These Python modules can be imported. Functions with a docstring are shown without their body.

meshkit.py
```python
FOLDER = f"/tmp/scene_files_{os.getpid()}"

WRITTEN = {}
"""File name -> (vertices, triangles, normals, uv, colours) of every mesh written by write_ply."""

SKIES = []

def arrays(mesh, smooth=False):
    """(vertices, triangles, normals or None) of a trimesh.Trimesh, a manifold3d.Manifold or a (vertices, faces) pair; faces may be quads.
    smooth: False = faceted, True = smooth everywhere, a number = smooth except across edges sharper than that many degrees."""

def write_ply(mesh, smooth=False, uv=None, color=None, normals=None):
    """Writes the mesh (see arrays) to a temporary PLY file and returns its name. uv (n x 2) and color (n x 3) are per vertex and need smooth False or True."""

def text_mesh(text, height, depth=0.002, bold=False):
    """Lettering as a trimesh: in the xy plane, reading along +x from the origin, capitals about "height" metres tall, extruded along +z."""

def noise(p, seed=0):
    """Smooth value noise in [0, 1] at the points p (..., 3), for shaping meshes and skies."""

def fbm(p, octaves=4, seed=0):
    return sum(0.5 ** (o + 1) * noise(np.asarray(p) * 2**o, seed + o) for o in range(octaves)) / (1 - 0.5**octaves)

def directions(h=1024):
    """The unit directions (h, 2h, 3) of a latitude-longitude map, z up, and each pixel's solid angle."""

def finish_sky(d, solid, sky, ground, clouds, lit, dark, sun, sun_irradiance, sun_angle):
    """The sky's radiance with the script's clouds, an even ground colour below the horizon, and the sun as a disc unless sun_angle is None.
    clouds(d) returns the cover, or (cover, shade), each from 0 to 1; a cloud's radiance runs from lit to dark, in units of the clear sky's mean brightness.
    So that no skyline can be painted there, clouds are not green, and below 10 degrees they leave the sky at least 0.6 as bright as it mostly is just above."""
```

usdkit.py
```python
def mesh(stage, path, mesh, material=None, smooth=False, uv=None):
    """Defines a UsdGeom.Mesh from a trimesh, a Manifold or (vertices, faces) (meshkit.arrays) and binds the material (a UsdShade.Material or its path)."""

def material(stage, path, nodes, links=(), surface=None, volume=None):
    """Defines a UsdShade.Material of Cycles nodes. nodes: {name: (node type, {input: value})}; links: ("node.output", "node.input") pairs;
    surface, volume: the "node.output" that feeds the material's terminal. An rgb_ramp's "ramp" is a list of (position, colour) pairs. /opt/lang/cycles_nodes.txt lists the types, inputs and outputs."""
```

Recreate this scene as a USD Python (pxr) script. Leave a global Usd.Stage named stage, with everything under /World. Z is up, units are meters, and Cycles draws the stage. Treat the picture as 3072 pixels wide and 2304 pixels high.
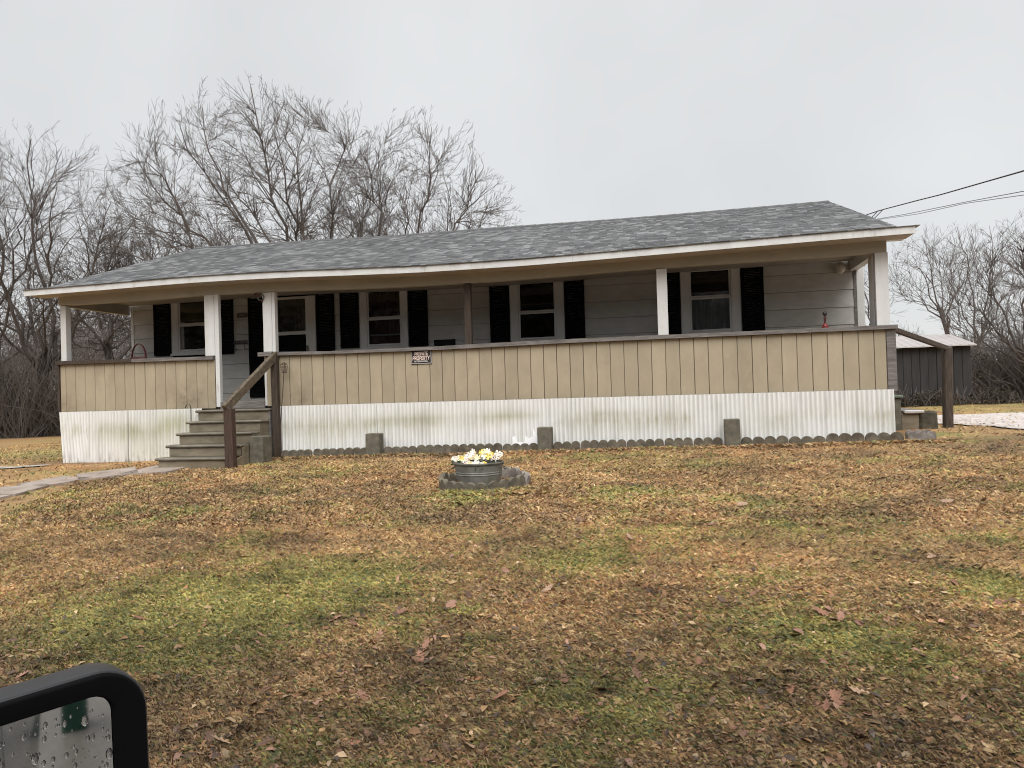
import math, random
import numpy as np
import trimesh, usdkit, meshkit
from scipy.spatial import ConvexHull
from pxr import Usd, UsdGeom, UsdLux, UsdShade, Sdf, Gf, Vt

stage = Usd.Stage.CreateInMemory()
UsdGeom.SetStageUpAxis(stage, 'Z')
UsdGeom.SetStageMetersPerUnit(stage, 1.0)
UsdGeom.Xform.Define(stage, '/World')
UsdGeom.Scope.Define(stage, '/World/Looks')
T = Sdf.ValueTypeNames

# ------------------------------------------------------------------ camera, sky, sun, exposure
EYE = np.array([11.4213, -11.8614, 0.0979])
YAW, PITCH, ROLL = -0.2183, 0.0121, 0.0295
EXPOSURE = 1.58
SKY_STRENGTH = 0.1
SKY_COLOR = (2.58, 2.61, 2.60)          # an even overcast, in the sky texture's own units
SUN_INTENSITY, SUN_ANGLE = 0.40, 60.0
SUN_DIR = np.array([0.12, -0.52, 0.85]); SUN_DIR /= np.linalg.norm(SUN_DIR)   # towards the brightest part of the cloud

fwd = np.array([math.sin(YAW) * math.cos(PITCH), math.cos(YAW) * math.cos(PITCH), math.sin(PITCH)])
rgt = np.array([math.cos(YAW), -math.sin(YAW), 0.0]); upv = np.cross(rgt, fwd)
cr, sr = math.cos(ROLL), math.sin(ROLL)
r2 = rgt * cr - upv * sr * 1.0; r2 = cr * rgt - sr * upv; u2 = sr * rgt + cr * upv
cam = UsdGeom.Camera.Define(stage, '/World/camera')
m = Gf.Matrix4d(1)
for i, v in enumerate((r2, u2, -fwd, EYE)):
    m.SetRow(i, Gf.Vec4d(float(v[0]), float(v[1]), float(v[2]), 1.0 if i == 3 else 0.0))
cam.AddTransformOp().Set(m)
cam.CreateHorizontalApertureAttr(36.0); cam.CreateVerticalApertureAttr(27.0); cam.CreateFocalLengthAttr(26.0)
cam.CreateClippingRangeAttr(Gf.Vec2f(0.05, 2000)); cam.CreateExposureAttr(EXPOSURE)

el, rot = math.asin(SUN_DIR[2]), math.atan2(SUN_DIR[0], SUN_DIR[1])
dome = UsdLux.DomeLight.Define(stage, '/World/sky')
dome.GetPrim().SetCustomDataByKey('kind', 'structure')
dome.GetPrim().SetCustomDataByKey('label', 'even pale grey overcast sky')
sky_m = usdkit.material(stage, '/World/Looks/sky', {
    's': ('sky_texture', dict(sky_type='single_scattering', sun_disc=False, sun_elevation=el, sun_rotation=rot)),
    'tc': ('texture_coordinate', {}),
    'n': ('noise_texture', dict(scale=2.3, detail=4.0, roughness=0.5)),
    'r': ('rgb_ramp', {'ramp': [(0.3, tuple(0.90 * c for c in SKY_COLOR)), (0.7, tuple(1.05 * c for c in SKY_COLOR))]}),
    'm': ('mix', dict(mix_type='mix', fac=0.96)),
    'b': ('background_shader', dict(strength=SKY_STRENGTH))},
    [('tc.generated', 'n.vector'), ('n.fac', 'r.fac'), ('s.color', 'm.color1'), ('r.color', 'm.color2'), ('m.color', 'b.color')], surface='b.background')
UsdShade.MaterialBindingAPI.Apply(dome.GetPrim()).Bind(sky_m)
sun = UsdLux.DistantLight.Define(stage, '/World/sun')
sun.CreateNormalizeAttr(True); sun.CreateIntensityAttr(SUN_INTENSITY); sun.CreateAngleAttr(SUN_ANGLE); sun.CreateColorAttr(Gf.Vec3f(1, 0.985, 0.96))
zax = SUN_DIR; xax = np.cross([0, 0, 1.0], zax); xax /= np.linalg.norm(xax); yax = np.cross(zax, xax)
m = Gf.Matrix4d(1)
for i, v in enumerate((xax, yax, zax)):
    m.SetRow(i, Gf.Vec4d(*map(float, v), 0))
sun.AddTransformOp().Set(m)

# ------------------------------------------------------------------ naming and tagging
used = {}
def numbered(parent, name):
    k = (parent, name); used[k] = used.get(k, -1) + 1
    return f'{parent}/{name}' if used[k] == 0 else f'{parent}/{name}_{used[k]:03d}'

def pth(parent):
    return '/World' if parent is None else (parent if isinstance(parent, str) else str(parent.GetPath()))

def tag(p, label=None, cat=None, group=None, kind=None):
    p = p.GetPrim() if hasattr(p, 'GetPrim') else p
    for k, v in (('label', label), ('category', cat), ('group', group), ('kind', kind)):
        if v: p.SetCustomDataByKey(k, v)
    return p

def obj(name, mesh, mat, parent=None, smooth=False, tint=None, label=None):
    me = usdkit.mesh(stage, numbered(pth(parent), name), mesh, mat, smooth=smooth)
    if tint is not None:
        UsdGeom.PrimvarsAPI(me).CreatePrimvar('tint', T.Color3fArray, 'vertex').Set(Vt.Vec3fArray.FromNumpy(np.asarray(tint, np.float32)))
    p = me.GetPrim()
    if label: p.SetCustomDataByKey('label', label)
    return p

def thing(name, label, cat, loc=(0, 0, 0), rotz=0.0, group=None):
    x = UsdGeom.Xform.Define(stage, numbered('/World', name))
    x.AddTranslateOp().Set(Gf.Vec3d(*map(float, loc)))
    if rotz: x.AddRotateZOp().Set(float(rotz))
    return tag(x, label, cat, group)

# ------------------------------------------------------------------ geometry helpers
_hullcache = {}
def cbox(x0, x1, y0, y1, z0, z1, b=0.003):
    """chamfered box"""
    b = min(b, (x1 - x0) * .4, (y1 - y0) * .4, (z1 - z0) * .4)
    h = np.array([(x1 - x0) / 2, (y1 - y0) / 2, (z1 - z0) / 2]); c = np.array([(x0 + x1) / 2, (y0 + y1) / 2, (z0 + z1) / 2])
    pts = []
    for sx in (-1, 1):
        for sy in (-1, 1):
            for sz in (-1, 1):
                s = np.array([sx, sy, sz])
                for k in range(3):
                    q = s * h
                    q = q - s * b
                    q[k] = s[k] * h[k]
                    pts.append(q)
    pts = np.array(pts)
    key = 'box'
    if key not in _hullcache:
        ref = []
        for sx in (-1, 1):
            for sy in (-1, 1):
                for sz in (-1, 1):
                    for k in range(3):
                        q = np.array([sx, sy, sz]) * 0.8; q[k] = [sx, sy, sz][k]; ref.append(q)
        ref = np.array(ref); hull = ConvexHull(ref); F = hull.simplices.copy()
        for i, f in enumerate(F):
            a, bb, cc = ref[f]
            if np.dot(np.cross(bb - a, cc - a), a + bb + cc) < 0: F[i] = f[::-1]
        _hullcache[key] = F
    return trimesh.Trimesh(pts + c, _hullcache[key], process=False)

def hexa(P):
    """8 corners: 0-3 bottom loop (ccw from above), 4-7 top loop"""
    F = [[0, 2, 1], [0, 3, 2], [4, 5, 6], [4, 6, 7], [0, 1, 5], [0, 5, 4], [1, 2, 6], [1, 6, 5], [2, 3, 7], [2, 7, 6], [3, 0, 4], [3, 4, 7]]
    return trimesh.Trimesh(np.array(P, float), F, process=False)

def qbox(x0, x1, y0, y1, za0, za1, zb0, zb1):
    """box whose bottom/top heights differ at x0 (a) and x1 (b)"""
    return hexa([(x0, y0, za0), (x1, y0, zb0), (x1, y1, zb0), (x0, y1, za0), (x0, y0, za1), (x1, y0, zb1), (x1, y1, zb1), (x0, y1, za1)])

def strip(xs, y0, y1, lo, hi):
    """long member along x with bottom lo(x) and top hi(x)"""
    V, F = [], []
    for x in xs:
        V += [(x, y0, lo(x)), (x, y1, lo(x)), (x, y1, hi(x)), (x, y0, hi(x))]
    n = len(xs)
    for i in range(n - 1):
        for k in range(4):
            a, b = i * 4 + k, i * 4 + (k + 1) % 4
            F += [[a, b, b + 4], [a, b + 4, a + 4]]
    F = [f[::-1] for f in F]
    F += [[0, 1, 2], [0, 2, 3]]; e = (n - 1) * 4
    F += [[e, e + 2, e + 1], [e, e + 3, e + 2]]
    me = trimesh.Trimesh(np.array(V), F, process=False)
    if me.volume < 0: me.invert()
    return me

def bar(p0, p1, w, h, roll=0.0, b=0.004):
    """square timber from p0 to p1, w across, h in the upright sense"""
    p0, p1 = np.array(p0, float), np.array(p1, float); L = np.linalg.norm(p1 - p0); t = (p1 - p0) / L
    ref = np.array([0, 0, 1.0]) if abs(t[2]) < .95 else np.array([0, 1.0, 0])
    s = np.cross(t, ref); s /= np.linalg.norm(s); u = np.cross(s, t)
    if roll: s, u = s * math.cos(roll) + u * math.sin(roll), u * math.cos(roll) - s * math.sin(roll)
    me = cbox(-L / 2, L / 2, -w / 2, w / 2, -h / 2, h / 2, b)
    M = np.eye(4); M[:3, 0], M[:3, 1], M[:3, 2], M[:3, 3] = t, -s, u, (p0 + p1) / 2
    if np.linalg.det(M[:3, :3]) < 0: M[:3, 1] *= -1
    me.apply_transform(M); return me

def tubes(P, R, sides=4, caps=True):
    """P (N,K,3) polylines, R (N,K) radii -> verts, faces"""
    P, R = np.asarray(P, float), np.asarray(R, float)
    N, K = P.shape[:2]
    t = np.gradient(P, axis=1); t /= np.maximum(np.linalg.norm(t, axis=2, keepdims=True), 1e-9)
    t0 = P[:, -1] - P[:, 0]; t0 /= np.maximum(np.linalg.norm(t0, axis=1, keepdims=True), 1e-9)
    ref = np.where(np.abs(t0[:, 2:3]) < .8, [[0, 0, 1.0]], [[1.0, 0, 0]])[:, None, :]
    s = np.cross(t, np.broadcast_to(ref, t.shape)); s /= np.maximum(np.linalg.norm(s, axis=2, keepdims=True), 1e-9)
    u = np.cross(t, s)
    ang = np.arange(sides) / sides * 2 * np.pi
    V = P[:, :, None, :] + R[:, :, None, None] * (s[:, :, None, :] * np.cos(ang)[None, None, :, None] + u[:, :, None, :] * np.sin(ang)[None, None, :, None])
    idx = np.arange(N * K * sides).reshape(N, K, sides)
    a, b = idx[:, :-1, :], np.roll(idx[:, :-1, :], -1, axis=2)
    c, d = idx[:, 1:, :], np.roll(idx[:, 1:, :], -1, axis=2)
    F = np.concatenate([np.stack([a, b, d], -1).reshape(-1, 3), np.stack([a, d, c], -1).reshape(-1, 3)])
    if caps:
        fan = [[0, k, k + 1] for k in range(1, sides - 1)]
        for f in fan:
            F = np.concatenate([F, idx[:, 0, :][:, f[::-1]].reshape(-1, 3), idx[:, -1, :][:, f].reshape(-1, 3)])
    return V.reshape(-1, 3), F[:, ::-1]

def wire(pts, r, sides=5):
    pts = np.array(pts, float)
    v, f = tubes(pts[None], np.full((1, len(pts)), r) if np.ndim(r) == 0 else np.array(r)[None], sides)
    return trimesh.Trimesh(v, f, process=False)

def cat(ms): return trimesh.util.concatenate(list(ms))
def lerp(pts):
    xs, ys = zip(*pts); return lambda x: float(np.interp(x, xs, ys))

# ------------------------------------------------------------------ materials
def mat(name, ramp, scale=6.0, rough=0.7, stretch=(1, 1, 1), detail=5.0, nrough=0.6, bump=0.0, bscale=None, bdist=0.01, spec=0.5, metallic=0.0, tint=False, stain=None, coat=0.0, obj_space=False, patches=()):
    """principled with noise between ramp colours; stain=(colour, scale, stretch, lo, hi, amount) adds blotches of its own"""
    nodes = {'g': ('texture_coordinate' if obj_space else 'geometry', {}), 'mp': ('mapping', dict(scale=stretch)),
             'n': ('noise_texture', dict(scale=scale, detail=detail, roughness=nrough)), 'r': ('rgb_ramp', {'ramp': ramp}),
             'p': ('principled_bsdf', dict(roughness=rough, specular_ior_level=spec, metallic=metallic, coat_weight=coat))}
    pos = 'g.object' if obj_space else 'g.position'
    links = [(pos, 'mp.vector'), ('mp.vector', 'n.vector'), ('n.fac', 'r.fac')]
    out = 'r.color'
    if tint:
        nodes['a'] = ('attribute', dict(attribute='tint')); nodes['mu'] = ('mix', dict(mix_type='multiply', fac=1.0))
        links += [(out, 'mu.color1'), ('a.color', 'mu.color2')]; out = 'mu.color'
    if stain:
        for i, (col, sc, st, lo, hi, amt) in enumerate(stain if isinstance(stain, list) else [stain]):
            nodes[f'sm{i}'] = ('mapping', dict(scale=st, location=(3.1 * i + 1.7, 5.3 * i, 2.2 * i)))
            nodes[f'sn{i}'] = ('noise_texture', dict(scale=sc, detail=6.0, roughness=0.65))
            nodes[f'sr{i}'] = ('map_range', dict(from_min=lo, from_max=hi, to_min=0.0, to_max=amt, clamp=True))
            nodes[f'sx{i}'] = ('mix', dict(mix_type='mix', color2=col))
            links += [(pos, f'sm{i}.vector'), (f'sm{i}.vector', f'sn{i}.vector'), (f'sn{i}.fac', f'sr{i}.value'), (f'sr{i}.result', f'sx{i}.fac'), (out, f'sx{i}.color1')]
            out = f'sx{i}.color'
    for i, (px, pz, sx, sz, col, amt) in enumerate(patches):
        nodes[f'pm{i}'] = ('mapping', dict(scale=(1 / sx, 0, 1 / sz), location=(-px / sx, 0, -pz / sz))); nodes[f'pg{i}'] = ('gradient_texture', dict(gradient_type='quadratic_sphere'))
        nodes[f'pn{i}'] = ('noise_texture', dict(scale=4.5, detail=6.0, roughness=.7)); nodes[f'pr{i}'] = ('map_range', dict(from_min=.32, from_max=.62, to_min=0.0, to_max=amt, clamp=True))
        nodes[f'pu{i}'] = ('math', dict(math_type='multiply')); nodes[f'px{i}'] = ('mix', dict(mix_type='mix', color2=col))
        links += [(pos, f'pm{i}.vector'), (f'pm{i}.vector', f'pg{i}.vector'), (pos, f'pn{i}.vector'), (f'pn{i}.fac', f'pr{i}.value'), (f'pr{i}.result', f'pu{i}.value1'), (f'pg{i}.fac', f'pu{i}.value2'), (f'pu{i}.value', f'px{i}.fac'), (out, f'px{i}.color1')]
        out = f'px{i}.color'
    links.append((out, 'p.base_color'))
    if bump:
        nodes['bn'] = ('noise_texture', dict(scale=bscale or scale * 4, detail=4.0, roughness=0.6)); nodes['b'] = ('bump', dict(strength=bump, distance=bdist))
        links += [('mp.vector', 'bn.vector'), ('bn.fac', 'b.height'), ('b.normal', 'p.normal')]
    return usdkit.material(stage, f'/World/Looks/{name}', nodes, links, surface='p.BSDF')

def k(c, f): return tuple(min(1, x * f) for x in c)
def two(c, lo=.85, hi=1.12): return [(.3, k(c, lo)), (.7, k(c, hi))]

WHITE = (.60, .595, .58); TAN = (.345, .287, .20)
M = {}
M['white'] = mat('white_paint', two(WHITE, .9, 1.05), 5, .55, (1, 1, .3), bump=.15, stain=[((.33, .28, .21), 9, (1, 1, .25), .60, .78, .7), ((.40, .37, .30), 2.2, (1, 1, 1), .5, .8, .5)])
M['siding'] = mat('white_siding', two((.44, .43, .405), .88, 1.1), 4, .6, (1, 1, 2), bump=.15, stain=[((.36, .33, .28), 1.3, (1, 1, .7), .48, .8, .6)])
M['tan'] = mat('tan_paint', two(TAN, .9, 1.08), 3.5, .7, (1, 1, .5), bump=.35, bscale=60, bdist=.004, patches=((2.75, .18, 1.1, .75, (.17, .135, .09), .95), (4.95, .1, .95, .6, (.18, .145, .095), .95), (.1, .1, .8, .5, (.2, .16, .11), 1.0), (8.6, -.1, 3.0, .45, (.2, .165, .11), .8)), stain=[((.23, .185, .125), 1.1, (1, 1, .8), .57, .78, .75), ((.60, .53, .42), 16, (1, 1, .35), .66, .8, .45), ((.09, .07, .05), 40, (1, 1, .3), .72, .8, .7)])
for nm_, f_ in (('tan_pale', 1.05), ('tan_dull', .94)):
    M[nm_] = mat(nm_, two(k(TAN, f_), .88, 1.08), 3.1, .7, (1, 1, .5), bump=.35, bscale=60, bdist=.004, patches=((2.75, .18, 1.1, .75, (.17, .135, .09), .95), (4.95, .1, .95, .6, (.18, .145, .095), .95), (.1, .1, .8, .5, (.2, .16, .11), 1.0), (8.6, -.1, 3.0, .45, (.2, .165, .11), .8)), stain=[((.23, .185, .125), 1.3, (1, 1, .6), .55, .76, .75), ((.60, .53, .42), 16, (1, 1, .35), .66, .8, .45), ((.09, .07, .05), 40, (1, 1, .3), .70, .8, .7)])
M['beam'] = mat('beam_paint', two((.36, .33, .27), .88, 1.1), 2.5, .75, (.4, 1, 1), bump=.2, stain=[((.2, .17, .125), 1.5, (.5, 1, 1), .5, .8, .6)])
M['groove'] = mat('groove_backing', two((.05, .04, .03)), 9, .9)
M['grey_wood'] = mat('weathered_grey_wood', [(.25, (.065, .056, .05)), (.5, (.14, .125, .115)), (.75, (.23, .21, .195))], 14, .85, (.35, 3, 3), bump=.5, bscale=50, bdist=.004)
M['brown_wood'] = mat('dark_brown_wood', [(.3, (.022, .015, .011)), (.55, (.05, .034, .023)), (.75, (.09, .064, .043))], 16, .8, (3, 3, .35), bump=.5, bscale=50, bdist=.004)
M['rail_wood'] = mat('weathered_brown_handrail', [(.3, (.04, .031, .021)), (.55, (.10, .077, .05)), (.75, (.18, .14, .09))], 20, .8, (1, 1, 1), bump=.5, bscale=60, bdist=.004)
M['rust_wood'] = mat('red_brown_wood', [(.3, (.025, .013, .009)), (.55, (.055, .030, .02)), (.75, (.09, .05, .033))], 14, .8, (3, 3, .4), bump=.5, bscale=50, bdist=.004)
M['shutter'] = mat('black_shutter', two((.006, .006, .0065)), 8, .85, spec=.06)
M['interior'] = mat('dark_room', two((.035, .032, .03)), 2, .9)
M['pane_sheet'] = mat('grey_reflection_and_bar', two((.20, .205, .20)), 5, .9, (6, 6, .5))  # grey of the blind bars and of the reflection painted behind one pane
M['curtain_red'] = mat('red_brown_curtain', two((.05, .018, .016)), 5, .9, (6, 6, .5))
M['black_metal'] = mat('black_iron', two((.015, .013, .012)), 10, .5)
M['step_wood'] = mat('grey_brown_step', [(.3, (.13, .105, .07)), (.6, (.205, .17, .12)), (.8, (.27, .23, .165))], 5, .8, (.5, 1, 2), bump=.4, bscale=40, bdist=.004, stain=[((.075, .065, .04), 3, (1, 1, 1), .52, .75, .7)])
M['tread'] = mat('wet_green_tread', [(.3, (.07, .062, .045)), (.6, (.14, .125, .095)), (.8, (.24, .215, .17))], 6, .55, (.5, 1, 1), bump=.4, bscale=40, bdist=.004)
M['concrete'] = mat('old_concrete', [(.3, (.065, .060, .044)), (.55, (.115, .104, .078)), (.8, (.18, .163, .125))], 9, .85, bump=.6, bscale=70, bdist=.006, stain=[((.075, .065, .05), 2.5, (1, 1, 1), .5, .8, .7)])
M['edging'] = mat('edging_concrete', [(.3, (.062, .052, .037)), (.55, (.12, .102, .074)), (.8, (.20, .175, .13))], 10, .9, bump=.7, bscale=70, bdist=.006, stain=[((.055, .035, .026), 3.5, (1, 1, 1), .5, .75, .75), ((.07, .085, .035), 5, (1, 1, 1), .6, .75, .5)])
M['ring'] = mat('edging_concrete_grey', [(.3, (.105, .09, .08)), (.55, (.20, .175, .155)), (.8, (.31, .28, .25))], 10, .9, bump=.7, bscale=70, bdist=.006, stain=[((.05, .045, .03), 4, (1, 1, 1), .52, .75, .8)])
M['path'] = mat('concrete_path', [(.3, (.20, .155, .125)), (.55, (.31, .255, .22)), (.8, (.40, .35, .31))], 3.5, .6, bump=.3, bscale=60, bdist=.004, stain=[((.11, .09, .075), 1.2, (1, 1, 1), .55, .75, .8)])
M['galv'] = mat('galvanised_steel', [(.3, (.13, .127, .112)), (.55, (.22, .215, .19)), (.8, (.31, .305, .275))], 7, .6, (1, 1, .6), metallic=.2, stain=[((.10, .09, .07), 4, (1, 1, .4), .55, .75, .8)])
M['galv_dark'] = mat('galvanised_steel_rim', [(.3, (.07, .065, .05)), (.6, (.15, .14, .115))], 9, .6, metallic=.3)
M['leafgreen'] = mat('pansy_leaf', two((.035, .07, .028), .7, 1.4), 20, .55)
M['petal_white'] = mat('white_petal', two((.82, .80, .70)), 20, .6)
M['petal_yellow'] = mat('yellow_petal', two((.80, .60, .12)), 20, .6)
M['petal_cream'] = mat('cream_petal', two((.82, .70, .42)), 20, .6)
M['petal_pink'] = mat('pale_pink_petal', two((.80, .66, .58)), 20, .6)
M['bark'] = mat('bark', [(.3, (.022, .018, .015)), (.6, (.05, .041, .036)), (.8, (.085, .07, .062))], 5, .95, (2, 2, .5), bump=.6, bscale=14, bdist=.03)
M['twig'] = mat('twig', two((.088, .073, .065)), 2, .95)
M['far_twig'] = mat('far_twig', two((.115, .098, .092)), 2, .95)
M['brush'] = mat('brush_leaf', [(.3, (.018, .015, .010)), (.55, (.045, .036, .024)), (.75, (.075, .06, .036))], .9, .95)
M['brush_olive'] = mat('olive_brush_leaf', [(.3, (.06, .055, .036)), (.55, (.125, .115, .075)), (.75, (.18, .165, .10))], .8, .95)
M['brush_far'] = mat('far_brush', [(.3, (.10, .09, .083)), (.75, (.16, .145, .135))], .5, .95)  # distance haze put into the paler grey
M['shed_wall'] = mat('dark_shed_board', [(.3, (.014, .012, .012)), (.6, (.028, .024, .023)), (.8, (.055, .044, .040))], 3, .85, (2, 2, .3))
M['shed_roof'] = mat('pale_metal_roof', two((.39, .36, .35), .88, 1.1), 2, .5, (1, 1, 1), metallic=.2)
M['gravel'] = mat('pale_gravel', [(.3, (.33, .28, .255)), (.5, (.50, .45, .42)), (.75, (.66, .62, .60))], 9, .8, bump=.8, bscale=60, bdist=.02, stain=[((.22, .18, .15), .9, (1, .5, 1), .52, .75, .8)])
M['asphalt'] = mat('wet_asphalt', two((.14, .128, .115), .8, 1.2), 30, .35, bump=.3, bscale=120, bdist=.004)
M['shoulder'] = mat('road_shoulder_gravel', [(.3, (.15, .13, .11)), (.7, (.33, .30, .265))], 14, .8, bump=.7, bscale=50, bdist=.02)
M['plastic'] = mat('black_mirror_plastic', two((.010, .0105, .012)), 60, .42, bump=.06, bscale=700, bdist=.001, spec=.6)
M['carpaint'] = mat('dark_car_paint', two((.02, .021, .024)), 2, .2, coat=.6)
M['mirror'] = mat('mirror_silver', two((.56, .56, .55), .8, 1.15), 14, .03, metallic=1.0)
M['wirecable'] = mat('cable_rubber', two((.02, .019, .02)), 2, .7)
M['red'] = mat('red_glaze', two((.15, .012, .012)), 9, .4)
M['darkred'] = mat('dark_red_wicker', two((.06, .012, .012)), 40, .6)
M['sign_black'] = mat('sign_black', two((.018, .014, .014)), 9, .5)
M['sign_letter'] = mat('sign_letter', two((.78, .62, .55)), 9, .5)
M['sign_white'] = mat('sign_white', two((.66, .62, .58)), 9, .5)
M['plaque'] = mat('brown_plaque', two((.085, .06, .045)), 14, .6)
M['brass'] = mat('plaque_digit', two((.28, .23, .17)), 9, .5)
M['moss'] = mat('mossy_stone', [(.3, (.03, .027, .018)), (.55, (.07, .062, .042)), (.8, (.13, .115, .085))], 7, .9, bump=.8, bscale=40, bdist=.02)
M['green_cap'] = mat('green_stained_cap', two((.12, .145, .11)), 9, .7)
M['wet_slab'] = mat('wet_concrete_slab', two((.45, .43, .42)), 4, .12)
M['porch_floor'] = mat('porch_floor_board', two((.16, .14, .12)), 6, .7, (1, 3, 3))
M['ceiling'] = mat('porch_ceiling', two((.34, .30, .25)), 2, .8)
M['green_bin'] = mat('green_bin', two((.005, .04, .027)), 5, .4)
M['fixture'] = mat('porch_light_glass', two((.42, .39, .33)), 9, .4)

# corrugated skirting: white paint, mildew in a band, rust at the foot
nodes = {'g': ('geometry', {}), 'x': ('separate_xyz', {}),
         'm1': ('mapping', dict(scale=(14, 1, .8))), 'n1': ('noise_texture', dict(scale=1.0, detail=6.0, roughness=.65)),
         'r1': ('rgb_ramp', {'ramp': [(.28, (.54, .535, .52)), (.5, (.71, .71, .70)), (.75, (.78, .78, .78))]}),
         'm2': ('mapping', dict(scale=(.9, 1, 1.2))), 'n2': ('noise_texture', dict(scale=1.1, detail=3.0, roughness=.5)),
         'm3': ('mapping', dict(scale=(16, 1, 2.2))), 'n3': ('noise_texture', dict(scale=1.0, detail=5.0, roughness=.7)),
         'band': ('rgb_ramp', {'ramp': [(0, (0, 0, 0)), (.38, (.15, .15, .15)), (.62, (1, 1, 1)), (.78, (.35, .35, .35)), (1, (0, 0, 0))]}),
         'zr': ('map_range', dict(from_min=-1.0, from_max=0.0, to_min=0.0, to_max=1.0, clamp=True)),
         'a1': ('map_range', dict(from_min=.42, from_max=.60, to_min=0.0, to_max=1.0, clamp=True)),
         'a2': ('map_range', dict(from_min=.35, from_max=.72, to_min=0.0, to_max=.85, clamp=True)),
         'u1': ('math', dict(math_type='multiply')), 'u2': ('math', dict(math_type='multiply')),
         'mx': ('mix', dict(mix_type='mix', color2=(.30, .28, .14))),
         'zf': ('map_range', dict(from_min=-.74, from_max=-.98, to_min=0.0, to_max=1.0, clamp=True)), 'u3': ('math', dict(math_type='multiply')),
         'a3': ('map_range', dict(from_min=.5, from_max=.62, to_min=0.0, to_max=.8, clamp=True)),
         'mx2': ('mix', dict(mix_type='mix', color2=(.16, .11, .075))),
         'tt': ('attribute', dict(attribute='tint')), 'tm': ('mix', dict(mix_type='multiply', fac=1.0)),
         'p': ('principled_bsdf', dict(roughness=.42))}
links = [('g.position', 'm1.vector'), ('m1.vector', 'n1.vector'), ('n1.fac', 'r1.fac'), ('g.position', 'm2.vector'), ('m2.vector', 'n2.vector'), ('g.position', 'm3.vector'), ('m3.vector', 'n3.vector'),
         ('g.position', 'x.vector'), ('x.z', 'zr.value'), ('zr.result', 'band.fac'), ('n2.fac', 'a1.value'), ('n3.fac', 'a2.value'), ('a1.result', 'u1.value1'), ('a2.result', 'u1.value2'),
         ('u1.value', 'u2.value1'), ('band.color', 'u2.value2'), ('u2.value', 'mx.fac'), ('r1.color', 'mx.color1'),
         ('x.z', 'zf.value'), ('n3.fac', 'a3.value'), ('zf.result', 'u3.value1'), ('a3.result', 'u3.value2'), ('u3.value', 'mx2.fac'), ('mx.color', 'mx2.color1'), ('mx2.color', 'tm.color1'), ('tt.color', 'tm.color2'), ('tm.color', 'p.base_color')]
M['skirt'] = usdkit.material(stage, '/World/Looks/white_corrugated_metal', nodes, links, surface='p.BSDF')
M['torn'] = mat('bright_white_patch', two((.86, .86, .87), .97, 1.03), 5, .35)

# shingles: a tint per tab, granules on top
M['shingle'] = mat('grey_shingle', [(.3, (.78, .78, .78)), (.7, (1.15, 1.15, 1.15))], 60, .8, tint=True, bump=.4, bscale=160, bdist=.003)
M['litter'] = mat('fallen_leaf', [(.3, (.75, .75, .75)), (.7, (1.2, 1.2, 1.2))], 40, .6, tint=True)
M['grass'] = mat('grass_blade', [(.3, (.8, .8, .8)), (.7, (1.15, 1.15, 1.15))], 15, .7, tint=True)
M['soil'] = mat('lawn_thatch', [(.25, (.45, .42, .38)), (.5, (.95, .95, .92)), (.78, (1.75, 1.65, 1.5))], 16, .85, (1, 1, 1), detail=8, nrough=.75, tint=True, bump=.9, bscale=26, bdist=.05)

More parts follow.
